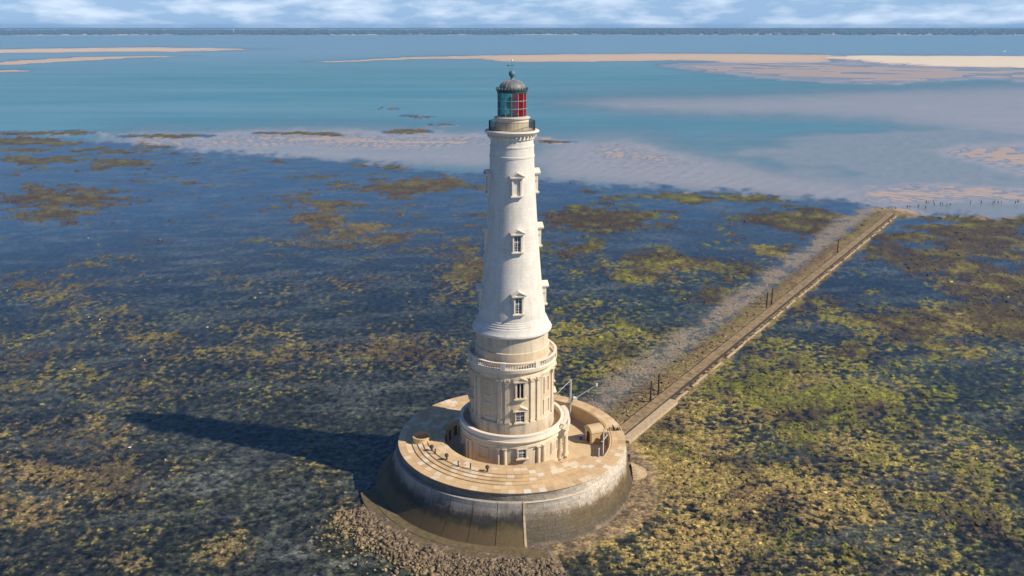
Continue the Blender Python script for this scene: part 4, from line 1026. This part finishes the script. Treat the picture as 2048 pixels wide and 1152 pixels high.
# derrick
dk = empty('derrick', (11.6, 13.3, ZC))
MB().tube([(0, 0, 0), (0, 0, 8.6)], [0.24, 0.2], 10).build('mast', M['pole'], dk)
MB().tube([(0.25, -0.2, 4.3), (5.1, -0.6, 7.7)], [0.15, 0.11], 8).build('boom', M['pole'], dk)
MB().box(-0.35, 0.45, -0.4, 0.3, 3.9, 4.5).build('winch_head', M['pole'], dk)
MB().box(0.55, 1.35, -0.55, 0.15, 4.35, 4.95).build('counterweight', M['whitepaint'], dk)
MB().box(4.95, 5.3, -0.8, -0.4, 7.5, 8.0).build('pulley', M['whitepaint'], dk)
MB().tube([(0, 0, 8.5), (-2.0, -2.2, 7.5), (-4.2, -6.5, 6.9)], 0.05, 5).build('stay_rope', M['pole'], dk)
tag(dk, 'tall pale derrick mast with slanting boom in the courtyard', 'derrick')
fp_ = empty('mooring_pole', (16.2, -6.3, ZC))
MB().tube([(0, 0, 0), (0, 0, 7.6)], 0.10, 8).build('pole', M['whitepaint'], fp_)
MB().tube([(0, 0, 5.3), (0.75, 0.15, 6.3)], 0.10, 6).tube([(0, 0, 5.2), (-0.35, 0, 4.9)], 0.09, 6).build('arm', M['whitepaint'], fp_)
tag(fp_, 'slim white pole with short arm rising beside the terrace corner', 'pole')
fp2 = empty('white_post', (15.25, -8.2, ZC))
MB().tube([(0, 0, 0), (0, 0, 4.6)], 0.08, 8).build('post', M['whitepaint'], fp2)
MB().revolve([(0.0, 4.7), (0.12, 4.62), (0.12, 4.55), (0.0, 4.5)], 8).build('cap', M['whitepaint'], fp2)
tag(fp2, 'short white post below the terrace corner beside the slim pole', 'post')
# blue bin and bench in the yard
bb = empty('blue_bin', (13.1, 4.6, ZC))
MB().revolve([(0.28, 0), (0.34, 0.85)], 10).build('body', plain('blue_plastic', (0.03, 0.12, 0.35), 0.5), bb)
MB().revolve([(0.37, 0.85), (0.37, 0.92), (0.02, 0.98)], 10).build('lid', M['whitepaint'], bb)
tag(bb, 'small blue bin with white lid by the vaulted booth', 'bin')

# vents on the stepped terrace
vents = [(403,672,1,'leftmost, nearest the turret'),(435,704,0,'second from the turret'),(545,765,1,'third from the turret'),(655,826,0,'fourth from the turret'),(773,852,0,'fifth from the turret'),(935,880,1,'farthest from the turret')]
for (cx, cy, big, wd) in vents:
    x, y = unproj(780 + cx / 4.8, 760 + cy / 4.8, 8.6)
    rr = math.hypot(x, y); zt = ZR + STEP * (0 if rr > 18.35 else 1 if rr > 17.45 else 2 if rr > 16.55 else 3 if rr > 15.65 else 4)
    e = empty('vent_pipe', (x, y, zt))
    if big:
        MB().revolve([(0.20, 0), (0.17, 0.1), (0.15, 0.55)], 10).build('pipe', M['timber'], e, smooth=True)
        MB().revolve([(0.16, 0.5), (0.33, 0.62), (0.35, 0.95), (0.24, 1.1), (0.02, 1.14)], 12).build('cowl', M['timber'], e, smooth=True)
        tag(e, 'rusty vent pipe with wide cowl on the terrace, ' + wd, 'vent', 'vents on the terrace')
    else:
        MB().revolve([(0.13, 0), (0.11, 0.9)], 10).build('pipe', M['timber'], e, smooth=True)
        MB().revolve([(0.15, 0.9), (0.15, 0.98), (0.02, 1.02)], 10).build('cap', M['timber'], e)
        tag(e, 'slim dark vent pipe on the terrace, ' + wd, 'vent', 'vents on the terrace')

# round steps at the outer foot
st = empty('round_steps', (22.3, 0.2, 0.2))
for k in range(6):
    MB().revolve([(3.0 - 0.42 * k, -0.3), (3.0 - 0.42 * k, 0.28 * (k + 1)), (0.01, 0.28 * (k + 1))], 24, R_(0), R_(180)).build('step', M['kerb'], st)
tag(st, 'half round stone steps at the right foot of the sea wall', 'steps')

# ================================================================== CAUSEWAY
cang = math.atan2(CD[1], CD[0])
CW = empty('causeway', (CA[0], CA[1], 0.0), cang)    # local x along, local -y to the right
def along(x, off): return (x, -off)
nsl = 100; a0, a1 = -20.5, 244.0; dl = (a1 - a0) / nsl
b = MB(); 
sl_me = [MB().box(-dl / 2 + 0.03, dl / 2 - 0.03, -2.85, -0.45, 1.0, 1.22 + e).mesh('walkway_slab') for e in (0, 0.03, 0.015)]
for m_ in sl_me: m_.materials.append(M['slab'])
for i in range(nsl):
    x = a0 + dl * (i + 0.5)
    o = link('walkway_slab', sl_me[i % 3], None, CW, (x, random.uniform(-0.05, 0.05), 0.0)); o.rotation_euler = (random.uniform(-0.006, 0.006), random.uniform(-0.006, 0.006), random.uniform(-0.006, 0.006))
MB().box(a0 - 1, a1 + 1, -2.95, -0.35, -0.6, 1.12).build('core', M['gutter'], CW)
MB().box(a0 + 12, a1 - 2, -3.75, -2.99, -0.6, 0.30).build('drain_channel', M['gutter'], CW)
ks = 86; kl = (a1 - a0) / ks
k_me = [MB().box(-kl / 2 + 0.04, kl / 2 - 0.04, -4.25, -3.78, -0.5, z).mesh('kerb_stone') for z in (0.48, 0.56, 0.40)]
for m_ in k_me: m_.materials.append(M['kerb'])
for i in range(ks):
    x = a0 + kl * (i + 0.5)
    if x > 8 and random.random() < 0.24: continue
    o = link('kerb_stone', random.choice(k_me) if x > 6 else k_me[1], None, CW, (x, random.uniform(-0.12, 0.12) if x > 6 else 0, random.uniform(-0.12, 0.0)), random.uniform(-0.05, 0.05) if x > 6 else 0)
MB().box(a0 - 0.5, 3.0, -4.9, -3.0, -0.5, 0.82).build('ramp_edge', M['kerb'], CW)
tag(CW, 'long straight stone causeway running from the lighthouse to the sand', 'causeway')
for i, (px, py, pt, wd) in enumerate([(1301,801,762,'nearest the lighthouse'),(1317,786,750,'second from the lighthouse'),(1533,613,582,'third from the lighthouse'),(1543,606,575,'fourth from the lighthouse'),(1675,503,476,'farthest from the lighthouse')]):
    x, y = unproj(px, py, 0.7)
    e = empty('timber_post', (x, y, 0.1)); lean = random.uniform(-0.06, 0.06)
    MB().tube([(0, 0, -0.6), (lean * 0.3, 0, 1.8), (lean, 0.03, 3.4), (lean * 1.4, 0.04, 5.2)], [0.24, 0.22, 0.20, 0.17], 8).build('shaft', M['timber'], e)
    MB().tube([(lean * 1.4, 0.04, 5.2), (lean * 1.4, 0.04, 5.32)], [0.2, 0.16], 8).build('cap', M['timber'], e)
    tag(e, 'weathered timber post at the left edge of the causeway, ' + wd, 'post', 'timber posts along the causeway')

# ================================================================== ROCKS AND CLUMPS (too many to count)
def scatter_mesh(name, x, y, z, size, colr, flat=0.6):
    ico = bmesh.new(); bmesh.ops.create_icosphere(ico, subdivisions=1, radius=1.0)
    bv = np.array([v.co[:] for v in ico.verts], np.float32); bf = np.array([[v.index for v in f.verts] for f in ico.faces]); ico.free()
    k = len(bv); N = len(x)
    ang = RNG.uniform(0, 2 * math.pi, N); ca, sa = np.cos(ang), np.sin(ang)
    sc = np.stack([size * RNG.uniform(0.7, 1.4, N), size * RNG.uniform(0.6, 1.0, N), size * flat * RNG.uniform(0.6, 1.3, N)], 1)
    V = bv[None] * RNG.uniform(0.5, 1.35, (N, k, 1)) * sc[:, None, :]
    V = np.stack([V[..., 0] * ca[:, None] - V[..., 1] * sa[:, None], V[..., 0] * sa[:, None] + V[..., 1] * ca[:, None], V[..., 2]], -1)
    V += np.stack([x, y, z], 1)[:, None, :]
    F = (bf[None] + (np.arange(N) * k)[:, None, None]).reshape(-1, 3)
    me = bpy.data.meshes.new(name)
    me.vertices.add(N * k); me.vertices.foreach_set('co', V.reshape(-1).astype(np.float32))
    me.loops.add(F.size); me.loops.foreach_set('vertex_index', F.ravel().astype(np.int32))
    me.polygons.add(len(F)); me.polygons.foreach_set('loop_start', np.arange(0, F.size, 3, dtype=np.int32))
    try: me.polygons.foreach_set('loop_total', np.full(len(F), 3, np.int32))
    except Exception: pass
    me.update(calc_edges=True)
    a = me.attributes.new('Col', 'FLOAT_COLOR', 'POINT')
    cc = np.repeat(np.concatenate([colr, np.ones((N, 1), np.float32)], 1), k, 0).astype(np.float32); a.data.foreach_set('color', cc.ravel())
    return me
def clump_mat(name):
    m, nt, b = new_mat(name)
    n1 = noise(nt, position(nt), 3.0, 4, 0.7)
    c = mixrgb(nt, 1.0, attr(nt, 'Col', 'Color'), ramp(nt, n1, [(0.3, (0.5, 0.5, 0.48)), (0.7, (1.3, 1.28, 1.2))]), 'MULTIPLY')
    L(nt, c, b.inputs['Base Color']); b.inputs['Roughness'].default_value = 0.8; bump(nt, b, n1, 0.6, 0.1); return m
# rubble at the foot of the apron
N = 5200
pr = R_(1) * RNG.uniform(-66, 15, N); rr = 28.0 + RNG.gamma(1.6, 2.3, N)
x = rr * np.sin(pr); y = -rr * np.cos(pr)
G2 = ground(x, y); k = (rr < 40) & ((G2['rub'] > 0.02) | (RNG.random(N) < 0.25))
x, y, rr, pr = x[k], y[k], rr[k], pr[k]; h2 = G2['h'][k]; n = len(x)
deg = np.degrees(pr); t = RNG.random((n, 1)).astype(np.float32)
far_y = np.clip((rr - 30) / 5, 0, 1)[:, None] * np.clip((-deg - 5) / 20, 0, 1)[:, None]
rc = lin((0.19, 0.138, 0.085)) * (0.6 + 0.9 * t); rc = rc * (1 - far_y) + far_y * lin((0.30, 0.22, 0.11)) * (0.6 + 0.7 * t)
me = scatter_mesh('rubble', x, y, np.maximum(h2, -0.02) + 0.05, (0.10 + RNG.gamma(1.5, 0.09, n)).clip(0.10, 0.75), rc.astype(np.float32), 0.7)
o = link('rubble', me, clump_mat('rubble_rock')); tag(o, 'brown rubble stones heaped along the foot of the sea wall', 'rocks', kind='stuff')
# weed clumps and low stones over the reef
def reef_scatter(n, ymin, ymax):
    pxx = RNG.uniform(-60, 2110, n); pyy = RNG.uniform(ymin, ymax, n)
    xx, yy = unproj(pxx, pyy, 0.0); return np.array(xx), np.array(yy)
x1, y1 = reef_scatter(60000, 560, 1190); x2, y2 = reef_scatter(24000, 300, 560)
x = np.concatenate([x1, x2]); y = np.concatenate([y1, y2])
G2 = ground(x, y); d = np.hypot(x, y + CAM_D)
pr_ = np.clip((G2['h'] + 0.05) / 0.10, 0, 1) * G2['reef'] * (0.35 + 0.65 * np.clip(G2['pl'] + G2['br'] * 0.8, 0, 1)) + 0.5 * np.clip(G2['bank'] * 0.6, 0, 1) * (G2['h'] > 0.05)
k = (RNG.random(len(x)) < pr_) & (G2['rr'] > 28.5) & (G2['path'] < 0.6)
al = (x - CA[0]) * CD[0] + (y - CA[1]) * CD[1]; off = (x - CA[0]) * CN[0] + (y - CA[1]) * CN[1]
k &= ~((al > -22) & (al < 250) & (off > -0.6) & (off < 5.2))
idx = np.nonzero(k)[0]
if len(idx) > 30000: idx = RNG.choice(idx, 30000, replace=False)
x, y, d = x[idx], y[idx], d[idx]; Gs = {q: v[idx] for q, v in G2.items()}
cc = ground_colour(Gs, x, y) * RNG.uniform(0.35, 1.7, (len(x), 1)).astype(np.float32)
k_ = Gs['h'] > 0.0
x, y, d, cc = x[k_], y[k_], d[k_], cc[k_]; Gs = {q: v[k_] for q, v in Gs.items()}
purple = RNG.random((len(x), 1)) < 0.22
cc = np.where(purple, cc * 0.3 + lin((0.075, 0.06, 0.058)), cc)
size = RNG.gamma(2.0, 0.085, len(x)).clip(0.07, 0.7) * (0.9 + d / 900.0)
me = scatter_mesh('reef_clump', x, y, Gs['h'] + 0.01, size, cc.astype(np.float32), 0.32)
o = link('reef_clump', me, clump_mat('weed_clump')); tag(o, 'seaweed clumps and low stones scattered over the reef flat', 'seaweed', kind='stuff')

# ================================================================== PEOPLE
def person_mesh(variant):
    me = bpy.data.meshes.new('person_base')
    st = 0.20 if variant != 1 else 0.10
    v = [(0,0,0.95),(0,0.01,1.12),(0,0.0,1.32),(0,0,1.47),(0,-0.01,1.55),(0,-0.02,1.66),
         (0.10,0,0.90),(0.12,-st*0.5,0.50),(0.12,st*0.4-st*0.9,0.09),(0.12,-st*0.5-0.16,0.04),
         (-0.10,0,0.90),(-0.12,st*0.3,0.50),(-0.12,st*0.9,0.09),(-0.12,st*0.9-0.15,0.04),
         (0.19,0,1.40),(0.25,0.04,1.13),(0.25,-0.10,0.90),(0.25,-0.13,0.83),(-0.19,0,1.40),(-0.26,0.0,1.13),(-0.26,-0.10,0.92),(-0.26,-0.13,0.85)]
    r = [.15,.14,.165,.07,.06,.10,.095,.07,.05,.045,.095,.07,.05,.045,.065,.05,.04,.035,.065,.05,.04,.035]
    e = [(0,1),(1,2),(2,3),(3,4),(4,5),(0,6),(6,7),(7,8),(8,9),(0,10),(10,11),(11,12),(12,13),(2,14),(14,15),(15,16),(16,17),(2,18),(18,19),(19,20),(20,21)]
    me.from_pydata(v, e, [])
    o = bpy.data.objects.new('person_base', me); COL.objects.link(o)
    mod = o.modifiers.new('skin', 'SKIN'); mod.use_smooth_shade = True
    for i, q in enumerate(r): me.skin_vertices[0].data[i].radius = (q, q * 0.85)
    me.skin_vertices[0].data[0].use_root = True
    sb = o.modifiers.new('sub', 'SUBSURF'); sb.levels = 1; sb.render_levels = 1
    dg = bpy.context.evaluated_depsgraph_get(); ev = o.evaluated_get(dg)
    out = bpy.data.meshes.new_from_object(ev)
    bpy.data.objects.remove(o); bpy.data.meshes.remove(me)
    return out
base_p = [person_mesh(0), person_mesh(1)]
skin = plain('skin', (0.45, 0.27, 0.19), 0.6); hair = plain('hair', (0.03, 0.02, 0.015), 0.7)
cloth_c = {'black': (0.012, 0.012, 0.016), 'navy': (0.015, 0.02, 0.05), 'grey': (0.07, 0.07, 0.08), 'white': (0.7, 0.7, 0.68), 'red': (0.18, 0.02, 0.02), 'tan': (0.35, 0.26, 0.17), 'blue': (0.04, 0.10, 0.25)}
cloth = {k: plain(k + '_cloth', c, 0.85) for k, c in cloth_c.items()}
pm_cache = {}
def person(x, y, z, rz, top, legs, label, group=None, var=0, sc=1.0):
    key = (top, legs, var)
    if key not in pm_cache:
        me = base_p[var].copy()
        me.materials.clear()
        for m_ in (cloth[legs], cloth[top], skin, hair): me.materials.append(m_)
        for p in me.polygons:
            c = p.center
            p.material_index = 0 if c.z < 0.93 and abs(c.x) < 0.2 else (1 if c.z < 1.47 and not (abs(c.x) > 0.2 and c.z < 0.94) else 2)
            if c.z > 1.66 or (c.z > 1.58 and c.y > 0.02): p.material_index = 3
        pm_cache[key] = me
    o = link('person', pm_cache[key], None, None, (x, y, z), rz); o.scale = (sc, sc, sc)
    tag(o, label, 'person', group); return o
ORD = ['first','second','third','fourth','fifth','sixth','seventh','eighth','ninth','tenth','eleventh','twelfth','thirteenth','fourteenth','fifteenth','sixteenth','seventeenth','eighteenth','nineteenth','twentieth','twenty-first','twenty-second','twenty-third','twenty-fourth','twenty-fifth']
pp_ = [(1785,418.5),(1789.3,419.5),(1791.6,419)] + [(1790 + a / 7.94, 385 + b_ / 7.94) for a, b_ in [(193,252),(233,256),(362,232),(376,242),(480,268),(492,182),(520,196),(610,170),(623,212),(720,200),(752,202),(822,212),(872,218),(1195,186),(1367,184),(1553,182),(1580,178),(1633,188),(1683,186),(1908,186),(1948,178)]]
pp_.sort()
tops = ['white', 'tan', 'white', 'black', 'black', 'navy', 'black', 'black', 'black', 'grey', 'navy', 'black', 'red', 'grey', 'black', 'navy', 'black', 'grey', 'red', 'black', 'black', 'navy', 'grey', 'black']
for i, (px, py) in enumerate(pp_):
    x, y = unproj(px, py, 0.0)
    hh = float(ground(np.array([x]), np.array([y]))['h'][0])
    t_ = tops[i % len(tops)]; lg = random.choice(['black', 'navy', 'grey'])
    where = 'by the causeway end' if i < 3 else 'wading on the wet sand'
    person(x, y, max(hh, -0.12), random.uniform(1.0, 2.2), t_, lg, 'tiny walker in %s top %s, %s from the left' % (t_, where, ORD[i]), 'walkers on the wet sand', i % 2, random.uniform(0.96, 1.1))
x, y = unproj(1258, 920, 0.5)
hh = float(ground(np.array([x]), np.array([y]))['h'][0])
person(x, y, hh, 2.6, 'black', 'black', 'person in dark clothes carrying a blue backpack beside the round steps', None, 0, 1.05)
bp = MB().box(-0.17, 0.17, -0.12, 0.12, -0.27, 0.27).build('backpack', cloth['blue'], None, (x - 0.10, y - 0.20, hh + 1.32), 2.6)
bm = bmesh.new(); bm.from_mesh(bp.data); bmesh.ops.bevel(bm, geom=bm.edges[:], offset=0.06, segments=2, affect='EDGES'); bm.to_mesh(bp.data); bm.free()
tag(bp, 'blue backpack on the back of the person by the round steps', 'backpack')

# gulls
def gull_meshes():
    b = MB(); b.revolve([(0.01, -0.30), (0.07, -0.18), (0.11, 0.0), (0.10, 0.12), (0.05, 0.22), (0.055, 0.28), (0.05, 0.33), (0.01, 0.37)], 8)
    b.v = [(x, -z, y + 0.28 + (0.12 if z > 0.2 else 0.02)) for x, y, z in b.v]
    body = b.mesh('gull', True)
    w = MB(); w.add([(0.09,0.1,0.36),(0.12,-0.1,0.36),(0.04,0.42,0.30),(-0.09,0.1,0.36),(-0.12,-0.1,0.36),(-0.04,0.42,0.30),(0.09,0.0,0.24),(-0.09,0.0,0.24)], [(0,1,2),(3,5,4),(0,2,6),(3,7,5),(1,6,2),(4,5,7)])
    l = MB().tube([(0.04, 0, 0), (0.04, 0, 0.22)], 0.012, 4).tube([(-0.04, 0, 0), (-0.04, 0, 0.22)], 0.012, 4)
    return body, w.mesh('wing'), l.mesh('leg')
gb, gw_, gl_ = gull_meshes()
gb.materials.append(M['whitepaint']); gw_.materials.append(plain('gull_grey', (0.55, 0.56, 0.58), 0.8)); gl_.materials.append(plain('gull_leg', (0.4, 0.2, 0.05), 0.7))
gulls = [(177,477,'farthest of those at left'),(178,636,'left of the close pair'),(200,642,'right of the close pair'),(290,723,'below the close pair'),(415,656,'beside a brown weed patch'),(510,598,'rightmost of those left of the tower'),(149,742,'near the left edge of the reef'),(1468,521,'only one right of the tower'),(260,897,'just below the tip of the tower shadow'),(331,923,'below the middle of the tower shadow')]
for px, py, wd in gulls:
    x, y = unproj(px, py, 0.0); hh = float(ground(np.array([x]), np.array([y]))['h'][0])
    o = link('gull', gb, None, None, (x, y, max(hh, -0.1)), random.uniform(0, 6.28)); o.scale = (1.15, 1.15, 1.15)
    link('wing', gw_, None, o); link('leg', gl_, None, o)
    tag(o, 'white gull standing on the reef flat, ' + wd, 'gull', 'gulls on the reef')
# boat
x, y = unproj(2008, 103.2, 0.0)
bo = empty('motor_boat', (x, y, 0.0), 0.3)
hl = MB(); hv = []
for (xx, w, z) in ((-7, 1.8, 0), (-3, 2.2, 0), (3, 2.0, 0), (8, 0.1, 0.6)):
    hv += [(xx, -w * 0.6, -0.6), (xx, w * 0.6, -0.6), (xx, -w, 1.6 + z), (xx, w, 1.6 + z)]
hf = []
for i in range(3):
    a, c = 4 * i, 4 * i + 4
    hf += [(a, c, c + 2, a + 2), (a + 1, a + 3, c + 3, c + 1), (a + 2, c + 2, c + 3, a + 3), (a, a + 1, c + 1, c)]
hf += [(0, 2, 3, 1), (12, 13, 15, 14)]
hl.add(hv, hf).build('hull', M['whitepaint'], bo)
MB().box(-3, 2, -1.4, 1.4, 1.6, 4.0).build('cabin', M['whitepaint'], bo)
MB().box(-2.8, 2.05, -1.43, 1.43, 2.7, 3.4).build('window', M['glass'], bo)
tag(bo, 'tiny white motor boat beyond the pale sandbank at far right', 'boat')

# ================================================================== HAZE
hz = MB().box(-14000, 14000, -400, 13000, -8.0, 96.0)
hm = bpy.data.materials.new('haze'); hm.use_nodes = True; hn = hm.node_tree; hn.nodes.clear()
pv = hn.nodes.new('ShaderNodeVolumePrincipled'); pv.inputs['Color'].default_value = (0.36, 0.66, 1.0, 1); pv.inputs['Density'].default_value = 7.5e-5
pv.inputs['Anisotropy'].default_value = 0.0
ho = hn.nodes.new('ShaderNodeOutputMaterial'); hn.links.new(pv.outputs[0], ho.inputs['Volume'])
o = hz.build('haze', hm); tag(o, 'pale blue sea haze', kind='stuff')
